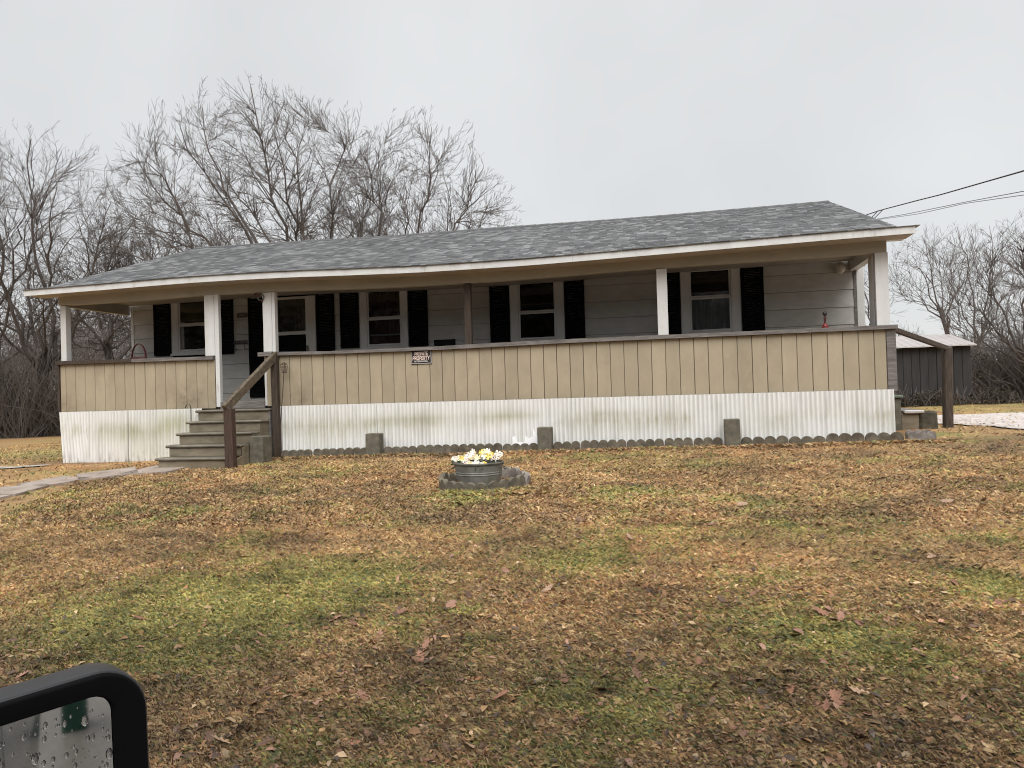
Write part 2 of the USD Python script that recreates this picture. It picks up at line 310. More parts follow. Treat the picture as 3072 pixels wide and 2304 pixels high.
def glass(name, tintc=(1, 1, 1), rough=.03):
    return usdkit.material(stage, f'/World/Looks/{name}', {'f': ('fresnel', dict(IOR=1.5)), 't': ('transparent_bsdf', dict(color=tintc)), 'gl': ('glossy_bsdf', dict(color=(1, 1, 1), roughness=rough)), 'm': ('mix_closure', {})},
                           [('f.fac', 'm.fac'), ('t.BSDF', 'm.closure1'), ('gl.BSDF', 'm.closure2')], surface='m.closure')
M['glass'] = glass('window_glass', (.9, .92, .92))
M['drop'] = usdkit.material(stage, '/World/Looks/water_drop', {'p': ('principled_bsdf', dict(base_color=(1, 1, 1), roughness=.0, ior=1.33, transmission_weight=1.0))}, [], surface='p.BSDF')

# ------------------------------------------------------------------ ground
def gz(x, y):
    x, y = np.asarray(x, float), np.asarray(y, float)
    b = -0.975 + 0.0145 * np.clip(x, -6, 20)
    near = 0.058 * np.clip(y, -4, 0) + 0.10 * np.clip(y + 4, -5.6, 0)
    far = 0.004 * np.clip(y - 10, 0, 60)
    rise = .05 * np.exp(-((x - 15.4) / 1.0) ** 2 - ((y - 1.6) / 1.1) ** 2)
    return b + near + far + rise
def gzn(x, y):
    p = np.stack([np.asarray(x, float) * 1.3, np.asarray(y, float) * 1.3, 0 * np.asarray(x, float)], -1)
    return gz(x, y) + .035 * (meshkit.fbm(p, 4, 5) - .5) * np.clip((np.asarray(y, float) + 9.6) * 4, 0, 1)

BLOBS = [(7.4, -7.0, .9, .6, .9), (8.5, -6.95, .8, .55, 1.), (8.95, -6.5, .6, .5, .9), (8.55, -7.75, .4, .4, .7), (7.5, -7.6, .8, .35, .6), (12.03, -7.15, .45, .4, .9), (12.5, -7.5, .4, .35, .8),
         (10.55, -6.05, .45, .3, .9), (13.4, -6.4, .25, .25, 1.1), (11.25, -8.0, .5, .25, .7), (9.1, -3.75, .5, .2, .9), (-3, 3, 3.5, 3, .7), (-4, 9, 4, 2.5, .8), (19, 12, 5, 3, .8), (12.3, -5.3, .7, .3, .5), (6.0, -1.6, 1.0, .5, .45), (4.7, -.75, .8, .25, .55),
         (13.3, -8.1, .4, .3, .6), (15.4, .7, .35, .25, 1.0), (1.5, -1.2, 1.2, .4, .6), (11.5, -1.9, .9, .4, .35)]
def greenness(x, y):
    x, y = np.asarray(x, float), np.asarray(y, float)
    p = np.stack([x, y, 0 * x], -1)
    g = 0.0
    for (a, b, sx, sy, s) in BLOBS:
        g = g + s * np.exp(-((x - a) / sx) ** 2 - ((y - b) / sy) ** 2)
    n = meshkit.fbm(p * 1.1, 4, 11); n2 = meshkit.fbm(p * 3.7, 3, 17)
    return np.clip(g * (.55 + 1.1 * (n2 - .2)) + np.clip((n - .52) * 2.6, 0, .8) * (n2 > .45), 0, 1)
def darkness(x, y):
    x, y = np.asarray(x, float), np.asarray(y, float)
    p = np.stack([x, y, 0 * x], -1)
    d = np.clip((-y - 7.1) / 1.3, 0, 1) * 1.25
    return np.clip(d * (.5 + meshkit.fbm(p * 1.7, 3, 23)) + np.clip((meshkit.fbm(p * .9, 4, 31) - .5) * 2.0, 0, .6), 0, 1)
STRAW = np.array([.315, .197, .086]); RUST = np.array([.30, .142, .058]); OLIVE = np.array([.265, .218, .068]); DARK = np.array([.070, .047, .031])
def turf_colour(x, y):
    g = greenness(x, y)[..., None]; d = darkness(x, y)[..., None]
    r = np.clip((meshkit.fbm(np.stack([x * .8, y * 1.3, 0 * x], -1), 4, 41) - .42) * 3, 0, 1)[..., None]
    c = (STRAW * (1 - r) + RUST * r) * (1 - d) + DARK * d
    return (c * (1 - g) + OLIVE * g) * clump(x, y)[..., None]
def clump(x, y):
    x, y = np.asarray(x, float), np.asarray(y, float); z = 0 * x
    a = meshkit.fbm(np.stack([x * 2.2, y * 4.0, z], -1), 3, 51); b = meshkit.fbm(np.stack([x * 6.5, y * 12.0, z], -1), 2, 57)
    return np.clip(.35 + .75 * a * 1.15 + .9 * (b - .5) + .22, .38, 1.75)

def axis(lo, hi, fine_lo, fine_hi, fine, coarse_growth=1.25):
    a = list(np.arange(fine_lo, fine_hi + 1e-6, fine)); s = fine
    while a[-1] < hi: s *= coarse_growth; a.append(min(a[-1] + s, hi))
    s = fine
    while a[0] > lo: s *= coarse_growth; a.insert(0, max(a[0] - s, lo))
    return np.array(a)
gx, gy = axis(-400, 400, -4, 21, .11), axis(-400, 500, -9.6, 2.0, .09)
X, Y = np.meshgrid(gx, gy); Z = gzn(X, Y)
V = np.stack([X, Y, Z], -1).reshape(-1, 3); nx, ny = len(gx), len(gy)
i = np.arange(nx * ny).reshape(ny, nx)
F = np.concatenate([np.stack([i[:-1, :-1], i[:-1, 1:], i[1:, 1:]], -1).reshape(-1, 3), np.stack([i[:-1, :-1], i[1:, 1:], i[1:, :-1]], -1).reshape(-1, 3)])
lawn = UsdGeom.Xform.Define(stage, '/World/lawn').GetPrim()
tag(lawn, 'sloping winter lawn of straw and olive turf under fallen leaves', None, None, 'structure')
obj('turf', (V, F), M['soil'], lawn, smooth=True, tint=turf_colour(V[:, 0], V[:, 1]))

def sheet(name, poly, mat_, lift, label, step=.25, kind='structure', hole=None):
    """a thin sheet following the ground inside the polygon"""
    from shapely.geometry import Polygon, Point
    from shapely import contains_xy
    pg = Polygon(poly)
    v, f = trimesh.creation.triangulate_polygon(pg.segmentize(step), engine='earcut')
    me = trimesh.Trimesh(np.column_stack([v, np.zeros(len(v))]), f, process=False)
    for _ in range(7):
        e = me.edges_unique_length.max()
        if e < step * 1.6: break
        me = trimesh.Trimesh(*trimesh.remesh.subdivide_to_size(me.vertices, me.faces, step * 1.6, max_iter=12), process=True); break
    vv = me.vertices.copy(); vv[:, 2] = gzn(vv[:, 0], vv[:, 1]) + lift
    ff = me.faces
    n = np.cross(vv[ff[:, 1]] - vv[ff[:, 0]], vv[ff[:, 2]] - vv[ff[:, 0]])[:, 2]
    ff = np.where((n < 0)[:, None], ff[:, ::-1], ff)
    p = obj(name, (vv, ff), mat_, None, smooth=True)
    tag(p, label, None, None, kind); return p

rng = np.random.default_rng(4)
def wob(a, b, n, amp):
    t = np.linspace(0, 1, n)[:, None]; p = np.array(a) * (1 - t) + np.array(b) * t
    p[1:-1] += rng.normal(0, amp, (n - 2, 2)); return [tuple(q) for q in p]
sheet('gravel_drive', wob((15.9, 4.6), (16.35, 3.4), 5, .04) + wob((16.42, 3.2), (16.85, .9), 9, .06) + wob((16.95, .6), (18.5, -5.5), 9, .08) + [(19, -9.0), (23.5, -9.0), (24, 8.2)] + wob((23.8, 8.0), (15.4, 6.3), 16, .10), M['gravel'], .022, 'pale wet gravel drive right of the house')
sheet('road', [(-60, -10.05), (70, -10.05), (70, -17), (-60, -17)], M['asphalt'], .03, 'wet grey asphalt road the picture is taken from', step=1.2)
sheet('road_shoulder', [(-60, -9.66), (70, -9.66), (70, -10.3), (-60, -10.3)], M['shoulder'], .018, 'gravel shoulder along the road edge', step=.6)

M['puddle'] = mat('pale_wet_gleam', [(.35, (.20, .15, .085)), (.5, (.42, .39, .34)), (.7, (.58, .56, .52))], 5, .35, (.6, 2, 1))  # pale colour stands in for the sky gleam on wet ground
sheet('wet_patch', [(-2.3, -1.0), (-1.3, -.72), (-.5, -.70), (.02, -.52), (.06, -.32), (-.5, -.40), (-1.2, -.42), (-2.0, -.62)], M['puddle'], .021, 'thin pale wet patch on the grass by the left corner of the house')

# the concrete walk, four slabs with joints
walk = UsdGeom.Xform.Define(stage, '/World/walkway').GetPrim(); tag(walk, 'worn concrete walk curving from the front steps to the lower left', None, None, 'structure')
cl = np.array([(3.55, -1.35), (2.75, -1.35), (2.15, -1.95), (1.95, -2.65), (2.1, -3.4), (2.05, -4.4), (1.8, -5.6)])
def walk_slab(c0, c1, w0, w1):
    c0, c1 = np.array(c0), np.array(c1); t = (c1 - c0) / np.linalg.norm(c1 - c0); nrm = np.array([-t[1], t[0]])
    g = .002; a, b = c0 + t * g, c1 - t * g
    n = 6; V, F = [], []
    for j in range(n + 1):
        q = a + (b - a) * j / n; w = w0 + (w1 - w0) * j / n
        for s in np.linspace(-1, 1, 5):
            pt = q + nrm * s * w / 2 + rng.normal(0, .012, 2) * (abs(s) == 1); V.append((pt[0], pt[1], float(gz(pt[0], pt[1])) + .038))
    for j in range(n):
        for c in range(4):
            q = j * 5 + c; F += [[q, q + 1, q + 6], [q, q + 6, q + 5]]
    V = np.array(V); F = np.array(F)
    if np.cross(V[F[0][1]] - V[F[0][0]], V[F[0][2]] - V[F[0][0]])[2] < 0: F = F[:, ::-1]
    # skirt
    edge = [*range(0, 5), *[4 + 5 * j for j in range(1, n + 1)], *[n * 5 + c for c in (3, 2, 1, 0)], *[5 * j for j in range(n - 1, 0, -1)]]
    low = V[edge] - [0, 0, .08]; o = len(V); V = np.vstack([V, low]); E = len(edge); S = []
    for q in range(E):
        r = (q + 1) % E; S += [[edge[q], o + q, o + r], [edge[q], o + r, edge[r]]]
    return V, np.vstack([F, S])

# ------------------------------------------------------------------ house
W = 14.5
from scipy.interpolate import PchipInterpolator
def smooth(pts):
    f_ = PchipInterpolator(*zip(*pts), extrapolate=True); return lambda x: float(f_(x))
sagtop = smooth([(-.6, 2.274), (1.37, 2.29), (3.1, 2.308), (4.8, 2.29), (6.18, 2.25), (7.65, 2.218), (9, 2.214), (10.1, 2.228), (11.4, 2.25), (12.6, 2.27), (14.2, 2.295), (15.2, 2.306)])
beamlo = smooth([(-.3, 2.012), (1.9, 2.01), (3, 2.03), (4.5, 2.02), (6, 1.976), (7.5, 1.953), (9, 1.954), (10, 1.978), (11.4, 2.0), (13, 2.006), (15, 2.014)])
ridgez = smooth([(-.5, 3.865), (2.2, 3.825), (5.2, 3.77), (8, 3.758), (10.5, 3.738), (13, 3.752), (15, 3.772)])
RY = 4.05
house = thing('house', 'long single-storey white and tan house with grey shingle roof and open front porch', 'house')
def part(name, mesh, m_, parent=house, **kw): return obj(name, mesh, m_, parent, **kw)

# floor, foundation core, ceilings
part('porch_floor', cbox(.03, 14.44, .06, 1.72, -.12, -.012), M['porch_floor'])
part('porch_ceiling', strip(np.linspace(.06, 14.46, 15), .125, 1.70, lambda x: beamlo(x) + .17, lambda x: beamlo(x) + .20), M['ceiling'])
part('soffit', strip(np.linspace(-.3, 14.78, 15), -.37, -.012, lambda x: sagtop(x) - .112, lambda x: sagtop(x) - .097), M['ceiling'])
beam = part('porch_beam', strip(np.linspace(0, W + .02, 16), 0, .12, beamlo, lambda x: sagtop(x) - .03), M['beam'])
part('side_beam', cbox(.0, .12, .125, 1.74, 1.99, 2.2), M['beam']); part('side_beam', cbox(14.38, 14.51, .125, 1.74, 2.02, 2.22), M['white'])
# walls of siding courses round the openings
OPEN = [(1.13, 2.16, 1.08, 2.34), (3.33, 4.42, 0.0, 2.18), (5.36, 6.37, 1.02, 2.3), (8.41, 9.44, 1.0, 2.3), (11.55, 12.58, 1.0, 2.3)]
WY = 1.75
def tiltz(x): return .025 - .005 * x
lines = [0.0 - .06, .25, .55, .85, 1.15, 1.45, 1.75, 2.05, 2.36]
for c in range(len(lines) - 1):
    z0, z1 = lines[c], lines[c + 1]
    segs = [(.17, 14.48)]
    for (a, b, lo, hi) in OPEN:
        if lo < z1 - .05 and hi > z0 + .05:
            segs = [q for s in segs for q in ([(s[0], a), (b, s[1])] if s[0] < a and s[1] > b else [s])]
    for (a, b) in segs:
        for (a2, b2) in ([(a, b)] if b - a < 4.9 else [(a, (a + b) / 2 - .001 + .3 * (c % 2)), ((a + b) / 2 + .001 + .3 * (c % 2), b)]):
            ta, tb = tiltz(a2), tiltz(b2)
            P = [(a2, WY - .016, z0 + ta), (b2, WY - .016, z0 + tb), (b2, WY + .01, z0 + tb), (a2, WY + .01, z0 + ta),
                 (a2, WY - .004, z1 + ta - .006), (b2, WY - .004, z1 + tb - .006), (b2, WY + .01, z1 + tb - .006), (a2, WY + .01, z1 + ta - .006)]
            part('siding_board', hexa(P), M['siding'])
part('corner_board', cbox(14.48, 14.6, WY - .022, WY + .1, -.1, 2.3), M['white']); part('corner_board', cbox(14.43, 14.478, WY - .019, WY - .005, -.1, 2.3), M['grey_wood'])
part('corner_board', cbox(.15, .21, WY - .021, WY + .1, -.1, 2.3), M['white'])
# the rest of the shell: back and gable walls, floor
def wall_prism(pts, y0, y1): ...
side = np.array([(WY + .02, -.95), (8.1, -.95), (8.1, 2.3), (RY, 3.66), (WY + .02, 2.72)])
for x0, x1 in ((.20, .30), (14.38, 14.47)):
    V = np.array([(x0, *p) for p in side] + [(x1, *p) for p in side]); n = 5
    F = [[0, 1, 2], [0, 2, 3], [0, 3, 4], [5, 7, 6], [5, 8, 7], [5, 9, 8]] + [f for q in range(n) for f in ([q, q + 5, (q + 1) % n + 5], [q, (q + 1) % n + 5, (q + 1) % n])]
    me = trimesh.Trimesh(V, F, process=False); trimesh.repair.fix_normals(me); part('gable_wall', me, M['siding'])
part('back_wall', cbox(.31, 14.37, 8.0, 8.1, -.95, 2.35), M['siding'])
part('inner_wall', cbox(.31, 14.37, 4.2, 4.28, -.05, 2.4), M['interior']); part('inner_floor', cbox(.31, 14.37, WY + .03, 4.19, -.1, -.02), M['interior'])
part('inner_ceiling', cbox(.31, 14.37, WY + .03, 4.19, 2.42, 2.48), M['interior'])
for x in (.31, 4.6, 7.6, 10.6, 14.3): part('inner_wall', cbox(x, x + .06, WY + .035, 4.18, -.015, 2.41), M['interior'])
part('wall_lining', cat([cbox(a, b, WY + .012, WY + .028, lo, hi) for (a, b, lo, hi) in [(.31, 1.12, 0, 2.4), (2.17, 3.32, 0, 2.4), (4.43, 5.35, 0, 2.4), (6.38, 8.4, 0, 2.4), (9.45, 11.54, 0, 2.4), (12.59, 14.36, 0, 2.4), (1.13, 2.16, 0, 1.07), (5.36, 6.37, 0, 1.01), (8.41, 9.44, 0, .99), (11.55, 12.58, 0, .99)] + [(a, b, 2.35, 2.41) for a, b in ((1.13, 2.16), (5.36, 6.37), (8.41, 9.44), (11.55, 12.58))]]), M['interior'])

# roof
def rz(x, y):
    e, r = sagtop(x), ridgez(x); t = (y + .42) / (RY + .42)
    return (e + .012) * (1 - t) + r * t
def roofslab(xs, sgn):
    V, F = [], []
    for x in xs:
        for (y, dz) in ((-.365, -.02), (RY, -.02), (RY, -.11), (-.365, -.06)):
            yy = y if sgn > 0 else 2 * RY - y
            V.append((x, yy, rz(x, y) + dz))
    n = len(xs)
    for q in range(n - 1):
        for kk in range(4):
            a, b = q * 4 + kk, q * 4 + (kk + 1) % 4; F += [[a, b, b + 4], [a, b + 4, a + 4]]
    F += [[0, 1, 2], [0, 2, 3]]; e = (n - 1) * 4; F += [[e, e + 2, e + 1], [e, e + 3, e + 2]]
    me = trimesh.Trimesh(np.array(V), F, process=False); trimesh.repair.fix_normals(me); return me
RX0, RX1 = .14, 14.53
roof = part('roof', roofslab(np.linspace(RX0, RX1, 20), 1), M['grey_wood'])
part('roof_deck', roofslab(np.linspace(RX0, RX1, 12), -1), M['grey_wood'], roof)
# shingle tabs
SV, SF, ST = [], [], []
rs = np.random.default_rng(8)
L = math.hypot(RY + .42, 1.5); ncourse = int(L / .142) + 1
greys = np.array([(.060, .062, .065), (.085, .087, .09), (.10, .102, .105), (.13, .131, .134), (.172, .173, .176), (.072, .072, .074), (.09, .091, .092)])
boxF = np.array([[0, 2, 1], [0, 3, 2], [4, 5, 6], [4, 6, 7], [0, 1, 5], [0, 5, 4], [1, 2, 6], [1, 6, 5], [2, 3, 7], [2, 7, 6], [3, 0, 4], [3, 4, 7]])
for sgn in (1, -1):
    for c in range(ncourse):
        s0 = c * .142; s1 = min(s0 + .165, L)
        y0, y1 = -.425 + (RY + .425) * s0 / L, -.425 + (RY + .425) * s1 / L
        x = RX0 - .02 + (-.19 if c % 2 else 0) - rs.random() * .15; last = 2
        while x < RX1 + .02:
            w = rs.choice([.08, .11, .15, .19]) if sgn > 0 else .9
            a, b = max(x + .002, RX0 - .02), min(x + w - .002, RX1 + .02); x += w
            if b - a < .02: continue
            jz = rs.normal(0, .0012); jy = rs.normal(0, .003) + (.006 if rs.random() < .3 else 0)
            P = []
            for (yy, top) in ((y0 + jy, 0), (y1, 0), (y0 + jy, 1), (y1, 1)):
                for xx in (a, b):
                    base = rz(xx, yy) - .018 + (.010 if yy < y0 + .02 else .001) + jz
                    P.append((xx, yy if sgn > 0 else 2 * RY - yy, base + (.011 if top else 0)))
            q = len(SV)
            P = [P[0], P[1], P[3], P[2], P[4], P[5], P[7], P[6]]
            SV += P; SF.append((boxF if sgn > 0 else boxF[:, ::-1]) + q)
            big = meshkit.noise(np.array([a * .8, s0 * 1.2, 3.0]), 3)
            col = greys[rs.integers(0, 7)] * (.94 + .4 * big); ST += [col] * 8
p = part('shingle_tabs', (np.array(SV), np.vstack(SF)), M['shingle'], roof, tint=np.array(ST)); tag(p, kind='stuff')
cap = cat([hexa([(x, RY - .15, ridgez(x) - .055), (x + .31, RY - .15, ridgez(x + .31) - .055), (x + .31, RY, ridgez(x + .31) + .012), (x, RY, ridgez(x) + .006),
                 (x, RY - .15, ridgez(x) - .045), (x + .31, RY - .15, ridgez(x + .31) - .04), (x + .31, RY, ridgez(x + .31) + .024), (x, RY, ridgez(x) + .016)]) for x in np.arange(RX0 - .02, RX1 - .28, .30)]
          + [hexa([(x, RY + .0005, ridgez(x) + .006), (x + .31, RY + .0005, ridgez(x + .31) + .012), (x + .31, RY + .15, ridgez(x + .31) - .055), (x, RY + .15, ridgez(x) - .055),
                   (x, RY + .0005, ridgez(x) + .016), (x + .31, RY + .0005, ridgez(x + .31) + .024), (x + .31, RY + .15, ridgez(x + .31) - .04), (x, RY + .15, ridgez(x) - .045)]) for x in np.arange(RX0 - .02, RX1 - .28, .30)])
part('ridge_cap', cap, M['shingle'], roof, tint=np.full((len(cap.vertices), 3), .075))
# fascia in three boards, running past the rakes, with a thin edge on top
for a, b in ((-.38, 4.6), (4.602, 9.9), (9.902, 14.80)):
    part('fascia_board', strip(np.linspace(a, b, 12), -.40, -.372, lambda x: sagtop(x) - .108, lambda x: sagtop(x) - .004), M['white'])
part('drip_edge', strip(np.linspace(-.40, 14.86, 22), -.42, -.15, lambda x: sagtop(x) - .003, lambda x: sagtop(x) + .004), M['galv_dark'])
part('eave_return', hexa([(-.40, -.415, sagtop(-.4) + .006), (.13, -.415, sagtop(0) + .008), (.13, .5, sagtop(0) + .15), (-.40, .10, sagtop(-.4) + .05), (-.40, -.415, sagtop(-.4) + .014), (.13, -.415, sagtop(0) + .018), (.13, .5, sagtop(0) + .16), (-.40, .10, sagtop(-.4) + .06)]), M['shingle'], tint=np.full((8, 3), .10))
part('eave_return', cbox(14.54, 14.80, -.37, .25, sagtop(14.6) - .09, sagtop(14.6) - .006), M['white'])
for x0, x1 in ((RX0 - .025, RX0 - .003), (RX1 + .003, RX1 + .025)):
    for sgn in (1, -1):
        V = []
        for (y, dz) in ((-.36, -.025), (RY, -.025), (RY, -.16), (-.36, -.09)):
            for x in (x0, x1): V.append((x, y if sgn > 0 else 2 * RY - y, rz(min(max(x, 0), 14.5), y) + dz))
        me = trimesh.Trimesh(np.array(V), ConvexHull(np.array(V)).simplices, process=False); trimesh.repair.fix_normals(me); part('rake_board', me, M['white'])

# posts and columns
part('porch_post', cbox(.03, .15, .002, .125, .952, 2.0), M['white']); 
part('porch_post', cbox(3.125, 3.325, -.012, .075, .925, 2.03, .008), M['white']); part('post_jamb', cbox(3.327, 3.41, -.004, .078, .0, 2.03), M['white'])
part('porch_post', cbox(4.296, 4.47, -.012, .075, .95, 2.01, .008), M['white']); part('post_jamb', cbox(4.472, 4.53, -.002, .10, .95, 2.01), M['white']); part('post_jamb', cbox(4.30, 4.345, -.004, .078, .0, .947), M['white'])
part('porch_post', cbox(11.17, 11.332, -.008, .09, .935, 1.985, .006), M['white'])
part('brown_post', cbox(8.005, 8.12, .01, .115, .9, 1.945, .008), M['brown_wood'])
part('corner_column', cbox(14.352, 14.532, -.006, .40, .935, 2.015), M['white']); part('column_trim', cbox(14.335, 14.35, -.004, .02, .935, 2.012), M['grey_wood'])

# half wall of vertical boards
def half_wall(x0, x1, first, ztop):
    part('wall_backing', strip(np.linspace(x0, x1, 6), .018, .06, lambda x: -.06, lambda x: ztop(x) - .01), M['groove'])
    edges = [x0]; x = first
    while x < x1 - .05: edges.append(x); x += .2163
    edges.append(x1)
    for a, b in zip(edges[:-1], edges[1:]):
        g = rng.uniform(.0025, .005); dy = rng.normal(0, .0012)
        zt = ztop((a + b) / 2) - .002; zb = -.022 + rng.normal(0, .002)
        part('wall_board', cbox(a + g, b - g, -.002 + dy, .016 + dy, zb, zt, .004), M[('tan', 'tan', 'tan_pale', 'tan_dull')[int(rng.integers(0, 4))]])
railL0, railL1 = lerp([(-.05, .885), (3.3, .858)]), lerp([(-.05, .952), (3.3, .915)])
railR0, railR1 = lerp([(4.2, .885), (5.6, .865), (7.2, .855), (8.3, .86), (9.5, .875), (10.8, .875), (14.6, .875)]), lerp([(4.2, .95), (5.6, .915), (7.2, .91), (8.3, .925), (9.5, .938), (10.8, .938), (12, .935), (14.6, .935)])
half_wall(.005, 3.312, .125, railL0); half_wall(4.58, 14.47, 4.785, railR0)
part('wall_board', cbox(4.35, 4.46, -.006, .016, -.01, .87), M['tan'])
part('rail_cap', strip(np.linspace(-.05, 1.62, 5), -.06, .10, railL0, railL1), M['brown_wood'], label='dark brown end of the left porch rail'); part('rail_cap', strip(np.linspace(1.622, 3.31, 5), -.06, .10, railL0, railL1), M['grey_wood'])
for a, b in ((4.25, 7.55), (7.552, 11.0), (11.002, 14.62)): part('rail_cap', strip(np.linspace(a, b, 6), -.06, .12, railR0, railR1), M['grey_wood'])
part('corner_strip', cbox(-.035, .003, -.03, .06, -.03, .884), M['brown_wood']); part('corner_strip', cbox(14.472, 14.60, -.012, .09, -.04, .873), M['grey_wood'])
part('side_half_wall', cbox(-.02, .03, .065, 1.72, -.03, .88), M['tan']); part('rail_cap', cbox(-.05, .09, .105, 1.73, .885, .945), M['grey_wood'])
part('sill_board', cbox(3.415, 4.296, -.02, .06, -.04, .09), M['grey_wood'], label='grey threshold board at the porch opening')

# corrugated skirting in overlapping sheets
def skirt_sheet(x0, x1, y, lean=0.0, rag=0.006, seed=0, ztop=-.012, shear=0.0):
    r = np.random.default_rng(seed); n = int((x1 - x0) / .0085) + 1; xs = np.linspace(x0, x1, n)
    zs = np.array([0, .1, .2, .3, .4, .5, .6, .7, .8, .88, .97]); V = []; TI = []
    ph = r.random() * 6
    for jz, t in enumerate(zs):
        bottom = gz(xs, 0) - .035 + (np.abs(np.sin(xs * 9 + ph)) * .012 + r.normal(0, rag, n) if t > .9 else 0)
        z = ztop + (bottom - ztop) * (t / .97) + (r.normal(0, .0015, n) if t == 0 else 0)
        amp = .013 * (1 - .25 * (t > .9))
        dent = .006 * (meshkit.fbm(np.stack([xs * 1.6, np.full(n, t * 2.0), np.full(n, seed * 1.7)], -1), 3) - .5)
        yy = y + amp * np.cos(xs / .068 * 2 * np.pi + ph) - lean * t + dent * 2
        V.append(np.stack([xs + shear * t, yy, z], -1))
        valley_shade = (.5 + .5 * np.cos(xs / .068 * 2 * np.pi + ph)) ** 1.5 * (.04 + .20 * meshkit.fbm(np.stack([xs * 2.2, np.full(n, t * 1.4), np.full(n, seed * .7)], -1), 3, 3) * 1.6); c_ = 1 - np.clip(valley_shade, 0, .5)  # shade painted into the rib valleys, broken up by noise
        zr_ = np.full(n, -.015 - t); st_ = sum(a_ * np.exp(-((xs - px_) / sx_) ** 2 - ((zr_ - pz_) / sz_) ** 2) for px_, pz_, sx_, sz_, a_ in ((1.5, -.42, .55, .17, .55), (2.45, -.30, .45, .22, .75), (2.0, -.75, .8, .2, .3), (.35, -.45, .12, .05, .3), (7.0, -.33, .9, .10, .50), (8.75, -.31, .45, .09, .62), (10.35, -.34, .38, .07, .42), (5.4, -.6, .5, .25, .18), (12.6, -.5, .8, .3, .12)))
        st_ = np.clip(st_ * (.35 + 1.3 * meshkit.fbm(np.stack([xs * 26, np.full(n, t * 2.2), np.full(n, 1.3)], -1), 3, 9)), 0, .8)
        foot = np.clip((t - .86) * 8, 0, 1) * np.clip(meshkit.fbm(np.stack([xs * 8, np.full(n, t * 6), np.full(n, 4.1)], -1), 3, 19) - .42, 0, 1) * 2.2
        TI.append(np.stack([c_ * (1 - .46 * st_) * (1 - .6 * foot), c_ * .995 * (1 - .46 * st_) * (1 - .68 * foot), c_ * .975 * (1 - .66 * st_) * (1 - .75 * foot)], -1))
    V = np.array(V); kk = len(zs); idx = np.arange(kk * n).reshape(kk, n)
    a, b, c, d = idx[:-1, :-1], idx[:-1, 1:], idx[1:, :-1], idx[1:, 1:]
    F = np.concatenate([np.stack([a, c, d], -1).reshape(-1, 3), np.stack([a, d, b], -1).reshape(-1, 3)])
    return (V.reshape(-1, 3), F), np.array(TI).reshape(-1, 3)
def skirt(q, *a):
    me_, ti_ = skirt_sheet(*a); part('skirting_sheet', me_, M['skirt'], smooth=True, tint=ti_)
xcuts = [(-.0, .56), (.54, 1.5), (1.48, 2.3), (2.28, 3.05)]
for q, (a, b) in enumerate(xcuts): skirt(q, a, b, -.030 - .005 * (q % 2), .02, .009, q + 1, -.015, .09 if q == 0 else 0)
xr = [4.58, 5.5, 6.4, 7.35, 8.74, 9.62, 10.5, 11.4, 12.3, 13.2, 13.9, 14.52]
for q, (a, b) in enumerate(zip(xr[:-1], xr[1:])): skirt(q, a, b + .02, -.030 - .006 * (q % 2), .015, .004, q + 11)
part('foundation', cat([cbox(.05, 3.0, .04, .10, -1.1, -.05), cbox(4.55, 14.45, .04, .10, -1.1, -.05), cbox(.05, .1, .1, 8, -1.1, -.05), cbox(14.4, 14.45, .1, 8, -1.1, -.05)]), M['groove'])
# torn bright patch over the damaged skirting left of the middle block
V = np.array([(8.78, -.052, -.80), (8.78, -.052, -.62), (8.84, -.053, -.61), (8.86, -.053, -.70), (8.98, -.052, -.715), (9.0, -.055, -.60), (9.04, -.052, -.655), (9.12, -.053, -.62), (9.13, -.056, -.48), (9.18, -.053, -.60), (9.28, -.052, -.62), (9.28, -.052, -.80)])
from shapely.geometry import Polygon
pg = Polygon(V[:, [0, 2]]); pm = trimesh.creation.extrude_polygon(pg, .003, engine='earcut'); pm.apply_transform(np.array([[1, 0, 0, 0], [0, 0, 1, -.061], [0, 1, 0, 0], [0, 0, 0, 1.0]])); trimesh.repair.fix_normals(pm)
part('torn_patch', pm, M['torn'], label='bright torn white patch on the skirting')

